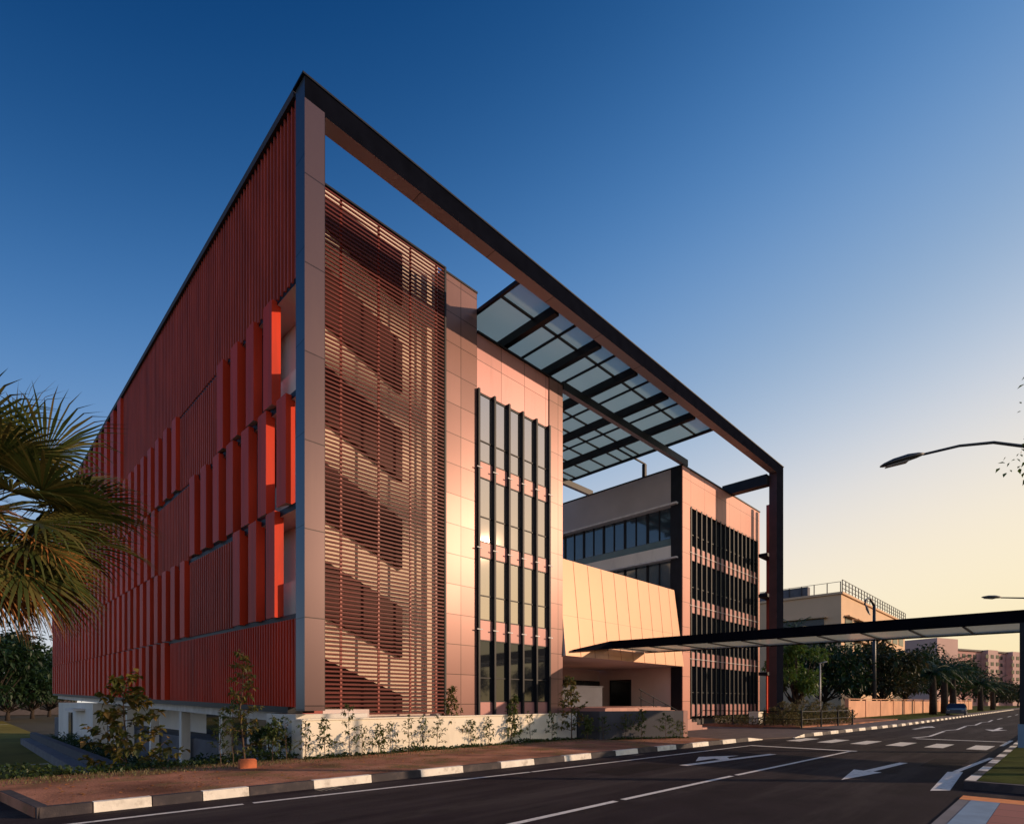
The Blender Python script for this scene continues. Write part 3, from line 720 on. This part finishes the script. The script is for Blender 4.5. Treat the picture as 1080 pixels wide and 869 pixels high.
m = MB(); m.hexa([(20.9, 16.62, 4.02), (23.89, 16.62, wz(16.7)), (23.89, 16.8, wz(16.7)), (20.9, 16.8, 4.02), (20.9, 16.62, 4.10), (23.89, 16.62, wz(16.7) + .39), (23.89, 16.8, wz(16.7) + .39), (20.9, 16.8, 4.10)]); m.world(CW).build('end_beam', 'fascia', CW)
for v in (1.1, -7.5):
    m = MB(); m.box(23.9, 24.2, v - .2, v + .02, .9, wz(v) + .02); m.world(CW).build('post', 'dark_steel', CW)
    m = MB(); m.box(23.86, 24.24, v - .24, v + .06, .15, .9); m.world(CW).build('post_sleeve', 'blue_pad', CW)
#@@OBJECTS
# ------------------------------------------------------------------ plants
def leaf(mb, p, d, L, w, rng, droop=.25):
    d = d.normalized()
    s = d.cross(Vector((rng.uniform(-.4, .4), rng.uniform(-.4, .4), 1)))
    if s.length < 1e-3: s = Vector((1, 0, 0))
    s.normalize(); n = s.cross(d)
    mid = p + d * L * .45
    mb.add([p, mid + s * w / 2 + n * w * .12, p + d * L - Vector((0, 0, droop * L)), mid - s * w / 2 + n * w * .12], [(0, 1, 2, 3)])
def rvec(rng):
    while True:
        v = Vector((rng.uniform(-1, 1), rng.uniform(-1, 1), rng.uniform(-1, 1)))
        if .05 < v.length < 1: return v.normalized()
def slim_tree(name, label, cat, loc, h, spread, n, leafL, lm, seed, group=None, trunk=.02, bare=.2, limbs=14, bark='bark', aspect=.5):
    """young tree: thin stem, rising twigs, single leaves along each twig"""
    rng = random.Random(seed)
    t = thing(name, label, cat, loc, 0, group)
    tr = MB(); lf = MB()
    pts = []; x = y = 0
    for k in range(7):
        f = k / 6
        pts.append((x, y, h * .96 * f)); x += rng.uniform(-.035, .035) * h * .5; y += rng.uniform(-.035, .035) * h * .5
    tr.tube([(pts[0][0], pts[0][1], -.1)] + pts[1:], [trunk * (1 - .8 * k / 6) for k in range(7)], 6)
    per = max(3, n // limbs)
    for k in range(limbs):
        f = bare + (1 - bare) * (k + rng.random() * .6) / limbs
        i = min(5, int(f * 6)); q = f * 6 - i
        a = Vector(pts[i]).lerp(Vector(pts[min(6, i + 1)]), min(1, q))
        ang = k * 2.4 + rng.uniform(-.4, .4)
        ln = spread * (1.15 - .85 * (f - bare) / (1 - bare)) * rng.uniform(.6, 1.1)
        b = a + Vector((math.cos(ang) * ln, math.sin(ang) * ln, ln * rng.uniform(.1, .75)))
        tr.tube([a, a.lerp(b, .5) + Vector((0, 0, -.04 * ln)), b], [trunk * .4, trunk * .3, trunk * .12], 4, cap=False)
        for j in range(per):
            s = .25 + .8 * (j + rng.random()) / per
            p = a.lerp(b, min(1, s)) + rvec(rng) * leafL * .25
            d = (b - a).normalized() * .5 + rvec(rng) * .9 + Vector((0, 0, -.15))
            L_ = leafL * rng.uniform(.6, 1.2)
            leaf(lf, p, d, L_, L_ * aspect, rng)
    tr.build('trunk', bark, t, True)
    lf.build('crown', lm, t)
    return t
def bushy_tree(name, label, loc, h, cr, ch, n, leafL, lm, seed, group=None, trunk=.16, bark='bark_dark', clumps=16, cat='tree', flat=.7):
    """grown tree: forking limbs, clumps of leaves of different size at their ends, gaps between"""
    rng = random.Random(seed)
    t = thing(name, label, cat, loc, 0, group)
    tr = MB(); lf = MB()
    zf = h - ch
    tr.tube([(0, 0, -.3), (.05 * trunk, .1, zf * .5), (.1, -.05, zf), (0, .05, zf + ch * .45)], [trunk * 1.25, trunk, trunk * .8, trunk * .35], 8)
    for k in range(clumps):
        a = k * 2.399 + rng.uniform(-.3, .3)
        u_ = rng.uniform(-.75, 1)
        rr = cr * math.sqrt(max(.05, 1 - u_ * u_ * .85)) * rng.uniform(.45, .95)
        c = Vector((math.cos(a) * rr, math.sin(a) * rr, zf + ch * .5 + u_ * ch * .42))
        s0 = Vector((0, 0, zf * rng.uniform(.75, 1.05)))
        tr.tube([s0, s0.lerp(c, .5) + Vector((0, 0, -.06 * ch)), c], [trunk * .4, trunk * .25, trunk * .08], 5, cap=False)
        cs = cr * rng.uniform(.26, .5)
        for j in range(n // clumps):
            o = rvec(rng); q = rng.random() ** .45
            p = c + Vector((o.x * cs * q, o.y * cs * q, o.z * cs * q * flat))
            d = o * .7 + rvec(rng) * .8
            L_ = leafL * rng.uniform(.6, 1.3)
            leaf(lf, p, d, L_, L_ * .55, rng)
    tr.build('trunk', bark, t, True)
    lf.build('crown', lm, t)
    return t
ZV = .145
# two taller leafy trees on the verge
slim_tree('young_tree', 'leafy young tree with round orange tinged leaves in front of the white undercroft wall', 'tree', (2.95, 16.0, -.75), 3.0, 1.12, 900, .185, 'leaf_young', 3, 'young trees on the verge', .03, .12, 30, aspect=.72)
slim_tree('young_tree', 'tall young tree behind the orange brick block, its top against the red fins', 'tree', (4.85, 13.75, ZV), 2.75, .52, 420, .13, 'leaf_young', 8, 'young trees on the verge', .028, .15, 26, aspect=.62)
slim_tree('young_tree', 'bushy young tree at the dark edge between louvre screen and tower', 'tree', at_d(478, 18.2, ZV), 2.0, .42, 420, .15, 'leaf_young', 14, 'young trees on the verge', .025, .15, 24)
slim_tree('young_tree', 'dense green young tree in front of the middle of the black tower fins', 'tree', at_d(538, 19.6, ZV), 1.75, .36, 420, .16, 'leaf_sapling', 15, 'young trees on the verge', .022, .08, 22)
slim_tree('young_tree', 'slender young tree with yellow leaves beside the end of the white plinth wall', 'tree', at_d(603, 21.2, ZV), 2.5, .62, 430, .17, 'leaf_young', 16, 'young trees on the verge', .026, .12, 26, aspect=.6)
# thin saplings along the wall: pixel x, distance, height, spread, leaves, where
SAP = [(233, 12.8, 1.15, .28, 90, 'left of the orange brick block, farther of two'),
       (246, 12.7, 1.3, .30, 100, 'just left of the orange brick block'),
       (287, 13.6, 1.2, .32, 110, 'right of the orange brick block in front of the grey plinth end'),
       (303, 13.7, 1.35, .30, 80, 'at the grey end of the plinth below the dark frame post'),
       (322, 13.9, 1.0, .22, 50, 'under the foot of the dark frame post'),
       (343, 14.2, 1.0, .24, 60, 'first right of the dark frame post against the cream wall'),
       (368, 14.5, 1.2, .34, 130, 'bushier, between the first and second red screen mullion'),
       (382, 14.8, .95, .24, 60, 'just right of the bushier sapling under the screen'),
       (399, 15.2, .98, .26, 70, 'below the second red screen mullion'),
       (413, 15.5, .95, .22, 60, 'right of the second red screen mullion'),
       (431, 16.0, 1.0, .22, 55, 'below the third red screen mullion'),
       (447, 16.5, .9, .22, 50, 'right of the third red screen mullion'),
       (460, 17.2, 1.15, .32, 100, 'left of the bushy tree at the dark edge of the screen'),
       (497, 18.6, 1.05, .24, 70, 'right of the bushy tree at the foot of the tower'),
       (515, 19.0, .95, .22, 60, 'left of the dense tree at the black tower fins'),
       (560, 20.4, 1.05, .30, 110, 'right of the dense tree at the black tower fins'),
       (582, 20.9, .95, .24, 80, 'in front of the pale end panel of the plinth'),
       (620, 21.6, 1.0, .34, 130, 'right of the slender yellow leaved tree'),
       (636, 21.9, 1.1, .34, 130, 'in front of the left end of the grey retaining wall'),
       (660, 21.9, 1.0, .34, 120, 'in front of the grey retaining wall, left of its middle'),
       (677, 22.0, 1.1, .32, 110, 'in front of the middle of the grey retaining wall'),
       (702, 22.1, .85, .40, 170, 'rounder, in front of the right part of the grey retaining wall'),
       (717, 22.3, .8, .25, 80, 'nearest the end of the grey retaining wall')]
for i, (x, d, h, s, n, w) in enumerate(SAP):
    slim_tree('sapling', 'thin green sapling ' + w, 'sapling', at_d(x, d * .985, ZV), h * (1.12, .86, 1.2, 1.0, .92)[i * 7 % 5], s * (1.15, .9, 1.3)[i * 5 % 3], int(n * (2.2, 1.5, 1.9, 2.6)[i * 3 % 4]), .085 + .018 * (i % 3), 'leaf_sapling', 40 + i, 'saplings in a row along the wall', .012, .2, 12)
# groundcover hedge strip
rng = random.Random(5)
hm = MB()
for k in range(9500):
    t = rng.random()
    if t < .52:
        u = rng.uniform(-9, 6.3); v = rng.uniform(13.9, 14.75); top = .30
    elif t < .86:
        u = rng.uniform(6.2, 17.8); v = rng.uniform(13.55, 13.93); top = .2
    else:
        q = rng.random(); u = lerp(17.8, 21.3, q); v = lerp(12.6, 11.15, q) + rng.uniform(-.2, .1); top = .14
    top *= .75 + .35 * math.sin(u * 2.1) * math.sin(u * .73 + 1)
    leaf(hm, Vector((u, v, .06 + rng.random() * top)), rvec(rng) + Vector((0, 0, .4)), rng.uniform(.07, .14), .07, rng)
hm.build('hedge', 'leaf_hedge', kind='stuff')
# sloping planted strip beside the undercroft, with darker bushes
hm = MB()
for k in range(5200):
    v = 17.2 + 40 * rng.random() ** 1.6; u = rng.uniform(5.2, 6.7)
    leaf(hm, Vector((u, v, -1.75 + .75 * rng.random() + .25 * math.sin(v * 1.3))), rvec(rng) + Vector((0, 0, .4)), rng.uniform(.12, .26), .12, rng)
hm.build('ground_cover', 'leaf_hedge', kind='stuff')
grs = MB()
for k in range(5200):
    u = rng.uniform(-8, 6.2) if rng.random() < .8 else rng.uniform(6.2, 20); v = rng.uniform(12.9, 14.0) if u < 6 else rng.uniform(12.7, 13.6)
    if u > 17: v -= (u - 17) * .35
    p = Vector((u, v, .10 if u < .5 else .14)); leaf(grs, p, Vector((rng.uniform(-.5, .5), rng.uniform(-.5, .5), 1)), rng.uniform(.04, .10), .015, rng, .1)
grs.build('grass_tufts', 'leaf_shrub', kind='stuff')
litter = MB()
for k in range(900):
    u = rng.uniform(.9, 21); v = rng.uniform(kerb_v(u) + .3, 13.6 if u < 17 else 11.3)
    leaf(litter, Vector((u, v, .152)), Vector((rng.uniform(-1, 1), rng.uniform(-1, 1), .05)), rng.uniform(.04, .09), .04, rng, 0)
litter.build('leaf_litter', 'palm_dead', kind='stuff')
for i, (u, v, z, h) in enumerate([(5.7, 18.5, -1.7, 1.5), (6.2, 20.0, -1.8, 1.6)]):
    bushy_tree('bush', ['low dark bush behind the leafy young tree near the white column', 'low dark bush in front of the dark undercroft glazing'][i], (u, v, z), h, .9, 1.1, 700, .16, 'leaf_hedge', 60 + i, 'dark bushes by the undercroft', .04, clumps=9, cat='bush')
bushy_tree('bush', 'dark bush between the tall young tree and the plinth end', (5.9, 15.1, -.1), 1.15, .6, .9, 600, .14, 'leaf_hedge', 63, 'dark bushes by the undercroft', .04, clumps=9, cat='bush')
BK = thing('brick_block', 'orange brick block lying on the verge at the foot of the tall young tree', 'brick', (4.58, 12.85, ZV), R(-8))
m = MB(); m.box(-.17, .17, -.1, .1, -.01, .18); m.box(-.15, .15, -.08, .08, .181, .2); m.build('block_body', 'brick', BK)

# shrubs with long stems in the bed on the right
SHR = [(816, 33.5, 1.1), (826, 33, 1.5), (836, 33.2, 1.3), (846, 34, 1.7), (855, 34.5, 1.3), (862, 35, 1.55), (872, 36, 1.4), (884, 37, 1.2), (893, 38, 1.0)]
for i, (x, d, h) in enumerate(SHR):
    nm = ['first', 'second', 'third', 'fourth', 'fifth', 'sixth', 'seventh', 'eighth', 'last'][i]
    slim_tree('shrub', 'straggly pale shrub behind the low dark railing, %s in its row from the frame post' % nm, 'shrub', at_d(x, d, .19), h, .75, 420, .15, 'leaf_shrub', 80 + i, 'straggly shrubs behind the railing', .02, .05, 22)
hm = MB()
for k in range(4200):
    u = rng.uniform(34.7, 44); v = rng.uniform(11.1 if u < 40 else 10.5, 16.5)
    leaf(hm, Vector((u, v, .15 + .5 * rng.random())), rvec(rng) + Vector((0, 0, .5)), rng.uniform(.12, .25), .1, rng)
hm.build('ground_cover', 'leaf_shrub', kind='stuff')
RL = thing('railing', 'low dark post and pipe railing round the shrub bed by the driveway', 'railing', (34.45, 10.9, .1))
pathp = [(34.9, 17.2), (34.7, 15.0), (34.55, 13.0), (34.45, 10.9), (37.0, 10.6), (39.5, 10.35), (42, 10.15)]
m = MB(); m.tube([(a, b, 1.05) for a, b in pathp], .025, 6); m.tube([(a, b, .6) for a, b in pathp], .02, 6); m.world(RL).build('rail', 'dark_steel', RL)
for a, b in pathp:
    m = MB(); m.box(a - .04, a + .04, b - .04, b + .04, .05, 1.12); m.world(RL).build('post', 'dark_steel', RL)
PB = thing('gate_pier', 'small cream pier standing behind the railing at the foot of the frame', 'pier', at_d(797, 36, .1))
m = MB(); m.box(-.33, .33, -.3, .3, -.1, .82); m.box(-.37, .37, -.34, .34, .821, .88); m.build('pier_body', 'cream_wall', PB)

# ------------------------------------------------------------------ fan palm on the left
def fan_palm(loc, h):
    rng = random.Random(21)
    t = thing('fan_palm', 'big fan palm with drooping fronds and dry orange skirt at the left edge', 'palm tree', loc)
    tr = MB(); tr.tube([(0, 0, -.4), (.05, 0, h * .5), (0, .04, h + .1)], [.24, .19, .17], 10); tr.build('trunk', 'bark', t, True)
    C0 = Vector((0, 0, h))
    for k in range(72):
        az = k * 2.399 + rng.uniform(-.25, .25)
        f = k / 71
        el = lerp(1.25, -1.15, f ** .85) + rng.uniform(-.12, .12)
        dead = f > .80 or (f > .5 and k % 3 == 0)
        L1 = rng.uniform(1.5, 1.95) * (.85 if dead else 1)
        d = Vector((math.cos(az) * math.cos(el), math.sin(az) * math.cos(el), math.sin(el)))
        mid = C0 + d * L1 * .55
        e = mid + (d + Vector((0, 0, -.35))).normalized() * L1 * .5
        fr = MB()
        fr.tube([C0 + Vector((0, 0, .1 * (1 - f))), mid, e], [.028, .02, .014], 4, cap=False)
        ax = (e - mid).normalized()
        sd = ax.cross(Vector((0, 0, 1)))
        if sd.length < .05: sd = Vector((1, 0, 0))
        sd.normalize(); nn = sd.cross(ax)
        roll = rng.uniform(-.5, .5)
        sd, nn = sd * math.cos(roll) + nn * math.sin(roll), nn * math.cos(roll) - sd * math.sin(roll)
        ns = 40
        LB = rng.uniform(1.5, 1.85) * (.85 if dead else 1)
        for q in range(ns):
            a = lerp(-2.25, 2.25, q / (ns - 1))
            dd = (ax * math.cos(a) + sd * math.sin(a) + nn * .22 * abs(math.sin(a)))
            dd.normalize()
            ll = LB * (1 - .28 * (abs(a) / 2.25) ** 2) * rng.uniform(.9, 1.06)
            wv = dd.cross(nn).normalized() * (.036 if not dead else .024)
            droop = rng.uniform(.35, .75) * (1.5 if dead else 1)
            p0 = e; p1 = e + dd * ll * .5; p2 = p1 + (dd + Vector((0, 0, -.35 * droop))).normalized() * ll * .28
            p3 = p2 + (dd * .8 + Vector((0, 0, -.9 * droop))).normalized() * ll * .30
            lift = nn * .012 * (1 if q % 2 else -1)
            fr.add([p0 - wv * .15, p0 + wv * .15, p1 + wv + lift, p1 - wv - lift, p2 + wv * .5, p2 - wv * .5, p3], [(0, 1, 2, 3), (3, 2, 4, 5), (5, 4, 6)])
        fr.build('dry_frond' if dead else 'frond', 'palm_dead' if dead else 'palm_green', t)
    return t
fan_palm(at_d(-26, 12.0, -.3), 5.9)

# ------------------------------------------------------------------ far left: field edge, house and trees
LS = thing('concrete_steps', 'long grey concrete step wall between the field and the planted strip', 'steps', (4.6, 20, -1.9))
m = MB(); m.box(3.9, 4.5, 19.0, 62, -2.1, -1.42); m.world(LS).build('lower_step', 'concrete', LS)
m = MB(); m.box(4.51, 4.9, 21.5, 62, -2.1, -.95); m.world(LS).build('upper_step', 'wall_grey', LS)
LH = thing('low_house', 'dim low house with a dark roof behind the sports field', 'house', at_d(22, 150, -1.9))
m = MB(); m.box(-14, 12, 0, 8, 0, 4.6); m.build('wall', 'roof_dark', LH)
m = MB(); m.hexa([(-15, -1, 4.601), (13, -1, 4.601), (13, 9, 4.601), (-15, 9, 4.601), (-15, 3, 6.8), (13, 3, 6.8), (13, 5, 6.8), (-15, 5, 6.8)]); m.build('roof', 'roof_dark', LH)
for k in range(6):
    m = MB(); m.box(-12 + k * 4, -10 + k * 4, -.06, .1, 1.4, 3.2); m.build('window', 'window_dark', LH)
lt = [(-20, 95, 19, 'nearest the left frame edge'), (8, 108, 17, 'above the left end of the low house'), (34, 120, 18, 'above the middle of the low house'), (52, 135, 16, 'next to the red flank of the building')]
for i, (x, d, h, w) in enumerate(lt):
    bushy_tree('dark_tree', 'large dark tree beyond the sports field, ' + w, at_d(x, d, -1.9), h, 8.5, h * .9, 3600, 1.0, 'leaf_dark', 100 + i, 'dark trees beyond the field', .35, clumps=20)

# ------------------------------------------------------------------ right background
BW = thing('boundary_wall', 'long low beige wall glowing orange behind the road trees', 'wall', (56, 14.0, .15))
for k in range(15):
    m = MB(); m.box(56.5 + k * 6, 62.46 + k * 6, 14.0, 14.2, -.2, 1.72); m.box(56.45 + k * 6, 56.6 + k * 6, 13.94, 14.26, -.2, 1.85) if k % 1 == 0 else None
    m.world(BW).build('wall_panel', 'beige_wall', BW)
m = MB(); m.box(56.48, 146, 13.93, 14.27, 1.86, 1.92); m.world(BW).build('coping', 'beige_wall', BW)
PBd = thing('school_block', 'pale flat roofed block with a roof railing and dark strip windows beyond the trees', 'building', (101, 26, 0))
m = MB(); m.box(101, 150, 26, 52, 0, 19.0); m.world(PBd).build('wall', 'sky_pale_wall', PBd)
m = MB(); m.box(100.7, 150.3, 25.7, 52.3, 19.001, 19.35); m.world(PBd).build('roof_slab', 'sky_pale_wall', PBd)
m = MB(); m.box(101.0, 102.2, 31, 45, 19.36, 20.9); m.world(PBd).build('roof_tank_room', 'concrete', PBd)
for k in range(2):
    zz = 13.6 - 3.6 * k
    m = MB(); m.box(100.9, 101.05, 28.5, 35.0, zz, zz + 1.7); m.world(PBd).build('window', 'window_dark', PBd)
    m = MB(); m.box(99.9, 100.99, 28.0, 35.8, zz + 1.75, zz + 1.95); m.world(PBd).build('sun_shade', 'sky_pale_wall', PBd)
    for j in range(8):
        uu = 103 + j * 5.8
        m = MB(); m.box(uu, uu + 4.2, 25.9, 26.05, zz + .2, zz + 1.9); m.world(PBd).build('window', 'window_dark', PBd)
        m = MB(); m.box(uu - .3, uu + 4.5, 25.2, 25.99, zz + 1.95, zz + 2.15); m.world(PBd).build('sun_shade', 'sky_pale_wall', PBd)
rl = MB()
for k in range(26): rl.box(101 + k * 1.95, 101.12 + k * 1.95, 25.8, 25.92, 19.36, 21.3)
for zz in (19.9, 20.6, 21.25): rl.box(101, 150, 25.82, 25.9, zz, zz + .07)
for k in range(14): rl.box(100.8, 100.92, 26 + k * 1.95, 26.12 + k * 1.95, 19.36, 21.0)
rl.box(100.82, 100.9, 26, 52, 20.95, 21.02)
rl.world(PBd).build('roof_railing', 'roof_dark', PBd)
AB = thing('apartment_block', 'tall pink apartment block with rows of small dark windows far down the road', 'building', at_d(1032, 215, 0), R(-20))
m = MB(); m.box(-32, 34, 0, 14, 0, 21.0); m.build('wall', 'pink_wall', AB)
m = MB(); m.box(-33, -20, -3, 12, 0, 24.5); m.build('stair_tower', 'pink_wall2', AB)
m = MB(); m.box(2, 9, -2.2, -.01, 0, 21.6); m.build('stair_tower', 'pink_wall2', AB)
m = MB(); m.box(20, 27, -2.2, -.01, 0, 21.6); m.build('stair_tower', 'pink_wall2', AB)
m = MB(); m.box(-20, 34.6, -.6, 14.6, 21.001, 21.6); m.build('roof_slab', 'roof_dark', AB)
for r_ in range(7):
    for c_ in range(14):
        uu = -18.6 + c_ * 3.75
        if 1.0 < uu + 1.2 < 9.5 or 19 < uu + 1.2 < 27.5:
            vv = -2.25
        else: vv = -.05
        m = MB(); m.box(uu, uu + 2.0, vv - .05, vv + .06, 1.6 + r_ * 2.8, 3.0 + r_ * 2.8); m.build('window', 'window_dark', AB)
BT = [(840, 47, 7.0, 2.0, 'leaf_bright', 'bright green tree right beside the dark frame post'),
      (870, 62, 8.3, 4.6, 'leaf_dark', 'dark tree behind the small pale lamp post'),
      (902, 70, 8.9, 4.4, 'leaf_dark', 'dark tree behind the grey end of the boundary wall'),
      (930, 64, 8.6, 4.2, 'leaf_brown', 'dusty brown tree above the left part of the boundary wall'),
      (955, 78, 9.6, 4.6, 'leaf_dark', 'dark tree above the middle of the boundary wall'),
      (985, 92, 10.5, 5.0, 'leaf_dark', 'dark tree behind the thick palm trunks'),
      (1016, 120, 10.0, 5.0, 'leaf_dark', 'dark tree behind the parked car'),
      (1050, 150, 7.0, 5.5, 'leaf_brown', 'low brownish tree at the far end of the road'),
      (1074, 160, 7.0, 5.0, 'leaf_dark', 'low dark tree at the far end beside the walkway post')]
for i, (x, d, h, cr, lm, w) in enumerate(BT):
    bushy_tree('roadside_tree', w, at_d(x, d, .1), h, cr, h * .78, 3000, .34 if d < 50 else .55, lm, 120 + i, 'trees behind the boundary wall', .2, clumps=22)
def feather_palm(label, loc, h, n, L, seed, group):
    rng = random.Random(seed)
    t = thing('roadside_palm', label, 'palm tree', loc, 0, group)
    tr = MB(); tr.tube([(0, 0, -.3), (.08, 0, h * .5), (0, .05, h)], [.42, .36, .30], 9); tr.build('trunk', 'bark_dark', t, True)
    for k in range(n):
        az = k * 2.399 + rng.uniform(-.2, .2); el = lerp(1.2, -.35, k / n) + rng.uniform(-.1, .1)
        fr = MB(); p = Vector((0, 0, h)); d = Vector((math.cos(az) * math.cos(el), math.sin(az) * math.cos(el), math.sin(el)))
        pts = [p.copy()]
        for s in range(9):
            p = p + d * L / 9; d = (d + Vector((0, 0, -.13))).normalized(); pts.append(p.copy())
        fr.tube(pts, [.05 - .004 * s for s in range(10)], 4, cap=False)
        sd = d.cross(Vector((0, 0, 1))).normalized()
        for s in range(1, 10):
            for q in range(3):
                for sg in (-1, 1):
                    c = pts[s - 1].lerp(pts[s], q / 3)
                    tdir = (pts[s] - pts[s - 1]).normalized()
                    dd = sd * sg + tdir * .6 + Vector((0, 0, -.5 + rng.uniform(-.2, .2)))
                    ll = L * .24 * (1 - abs(s / 9 - .45) * .9)
                    leaf(fr, c, dd, ll, .09, rng, .25)
        fr.build('frond', 'palm_bg', t)
    return t
FP = [(984, 66, 5.0, 3.2, 'leftmost of the thick trunked palms before the orange wall'), (996, 70, 5.6, 3.3, 'middle one of the three thick trunked palms before the orange wall'),
      (1005, 75, 5.4, 3.2, 'right one of the three thick trunked palms before the orange wall'), (1034, 92, 4.6, 3.0, 'palm just right of the parked car'), (1047, 105, 4.6, 3.0, 'farthest small palm before the pink apartments')]
for i, (x, d, h, L, w) in enumerate(FP):
    feather_palm('dark feathery palm, ' + w, at_d(x, d, .1), h, 20, L, 140 + i, 'palms along the road')
feather_palm('tall palm whose fronds show above the walkway roof beside the frame post', at_d(838, 82, .1), 11.8, 18, 3.2, 149, None)

# ------------------------------------------------------------------ street lamps
def lamp(label, base, h, path, head_dir, head_L, rad=.075, mat_='lamp_grey'):
    t = thing('street_lamp', label, 'street lamp', base)
    l = t.location
    m = MB(); m.tube([(0, 0, -.1), (0, 0, h)], [rad * 1.5, rad], 10); m.build('pole', mat_, t, True)
    pts = [Vector((0, 0, h))] + [Vector(p) - l for p in path]
    m = MB(); m.tube(pts, [rad] + [rad * lerp(.85, .5, k / len(path)) for k in range(len(path))], 8); m.build('arm', mat_, t, True)
    e = pts[-1]; d = Vector(head_dir).normalized(); s = d.cross(Vector((0, 0, 1))).normalized(); n = s.cross(d)
    hd = MB(); w = head_L * .17
    prof = [(0, .35, .30), (.12, .75, .62), (.35, 1.0, .9), (.7, .92, .8), (.92, .6, .45), (1.0, .25, .2)]
    v = []; f = []
    for (q, ww, hh) in prof:
        c = e + d * head_L * q
        for k in range(10):
            a = 2 * math.pi * k / 10
            zz = math.sin(a) * (hh * w * .75 if math.sin(a) > 0 else hh * w * .3)
            v.append(c + s * math.cos(a) * ww * w + n * zz)
    for i in range(len(prof) - 1):
        for k in range(10): f.append((i * 10 + k, i * 10 + (k + 1) % 10, (i + 1) * 10 + (k + 1) % 10, (i + 1) * 10 + k))
    f.append(tuple(range(9, -1, -1))); f.append(tuple(len(v) - 10 + k for k in range(10)))
    hd.add(v, f); ho = hd.build('lamp_head', mat_, t, True)
    ln = MB()
    c0 = e + d * head_L * .38 - n * w * .29; c1 = e + d * head_L * .88 - n * w * .26
    ln.hexa([c0 - s * w * .6 - n * .03, c0 + s * w * .6 - n * .03, c1 + s * w * .45 - n * .02, c1 - s * w * .45 - n * .02, c0 - s * w * .7, c0 + s * w * .7, c1 + s * w * .5, c1 - s * w * .5])
    ln.build('lens', 'lens', ho)
    return t
P = [px(1112, 500, 14.6), px(1100, 480, 14.8), px(1080, 470.5, 15), px(1048, 466.5, 15.2), px(1012, 470, 15.4), px(974, 479, 15.6)]
b0 = at_d(1118, 14.5, .15)
lamp('dark street lamp with a long arched arm, the high one at the right edge', b0, px(1118, 530, 14.5).z, P, P[-1] - P[-2] - Vector((0, 0, .05)), 1.1, .06)
P = [px(1096, 634, 36), px(1085, 630.5, 36), px(1056, 630, 36)]
lamp('small dark street lamp reaching in just above the walkway roof at the right', at_d(1100, 36, .15), px(1100, 650, 36).z, P, P[-1] - P[-2], 1.25, .07)
P = [px(919.5, 634, 58), px(917, 630.5, 57), px(913.5, 632, 56), px(912, 637, 55)]
lamp('street lamp with a hooked top standing before the pale flat roofed block', at_d(922, 58, .15), px(921, 640, 58).z, P, (0, -.4, -1), 1.2, .14)
P = [px(865.3, 699, 45), px(867, 698.6, 45)]
lamp('thin pale lamp post among the shrubs right of the frame', at_d(865, 45, .15), px(865, 702, 45).z, P, P[1] - P[0], .45, .05, 'lamp_pale')
BO = thing('bollard', 'short dark post with a pale cap between the shrubs and the boundary wall', 'bollard', at_d(892, 41, .12))
m = MB(); m.lathe([(.0, -.05), (.11, -.05), (.10, .75), (.07, .8)], 12); m.build('shaft', 'dark_steel', BO, True)
m = MB(); m.lathe([(.12, .801), (.13, .9), (.08, 1.02), (0, 1.05)], 12); m.build('cap', 'lamp_pale', BO, True)

bushy_tree('kerb_tree', 'tree whose few green twigs reach in at the right edge above the high street lamp', at_d(1188, 11.0, .15), 8.3, 1.75, 2.3, 700, .12, 'leaf_bright', 201, None, .16, clumps=22)

# ------------------------------------------------------------------ parked car far down the road
CA = thing('parked_car', 'small dark blue car parked by the kerb before the boundary wall', 'car', (80, 9.0, 0), R(4))
m = MB()
prof = [(-2.1, .35), (-2.1, .75), (-1.5, .95), (-.9, 1.42), (.9, 1.45), (1.6, .98), (2.1, .9), (2.1, .35)]
def loft(mb, w0):
    n = len(prof); v = [(a, -w0 * (1 if z < 1.0 else .82), z) for a, z in prof] + [(a, w0 * (1 if z < 1.0 else .82), z) for a, z in prof]
    mb.add(v, [tuple(range(n)), tuple(range(2 * n - 1, n - 1, -1))] + [(i, n + i, n + (i + 1) % n, (i + 1) % n) for i in range(n)])
loft(m, .85); m.build('body', 'car_blue', CA)
m = MB(); m.hexa([(-1.36, -.86, 1.0), (1.4, -.86, 1.0), (1.4, .86, 1.0), (-1.36, .86, 1.0), (-.86, -.74, 1.36), (.86, -.74, 1.36), (.86, .74, 1.36), (-.86, .74, 1.36)]); m.build('window', 'glass_dark', CA)
for a in (-1.3, 1.3):
    for s_ in (-1, 1):
        m = MB(); m.tube([(a, s_ * .70, .32), (a, s_ * .88, .32)], .32, 14); wo_ = m.build('wheel', 'tyre', CA)
        m = MB(); m.tube([(a, s_ * .882, .32), (a, s_ * .895, .32)], .19, 10); m.build('rim', 'lamp_pale', wo_)
for s_ in (-1, 1):
    m = MB(); m.box(-2.14, -2.05, s_ * .62 - .12, s_ * .62 + .12, .62, .74); m.build('headlight', 'lens', CA)

# ------------------------------------------------------------------ trees on the camera's side of the road, met only in the windows' reflections
proto = None
for i in range(7):
    d = 62 + (i % 3) * 9
    u0 = 12 + i * 13
    if proto is None:
        proto = bushy_tree('far_side_tree', 'spreading tree on the far side of the road, seen in the tower glass', (u0, -48, 0), 9.5, 6.0, 6.8, 2600, .8, 'leaf_dark', 170, 'trees across the road', .25, clumps=20)
    else:
        c = copy_tree(proto); c.location = (u0, -48 - (i % 3) * 5, 0); c.rotation_euler = (0, 0, i * 1.3)
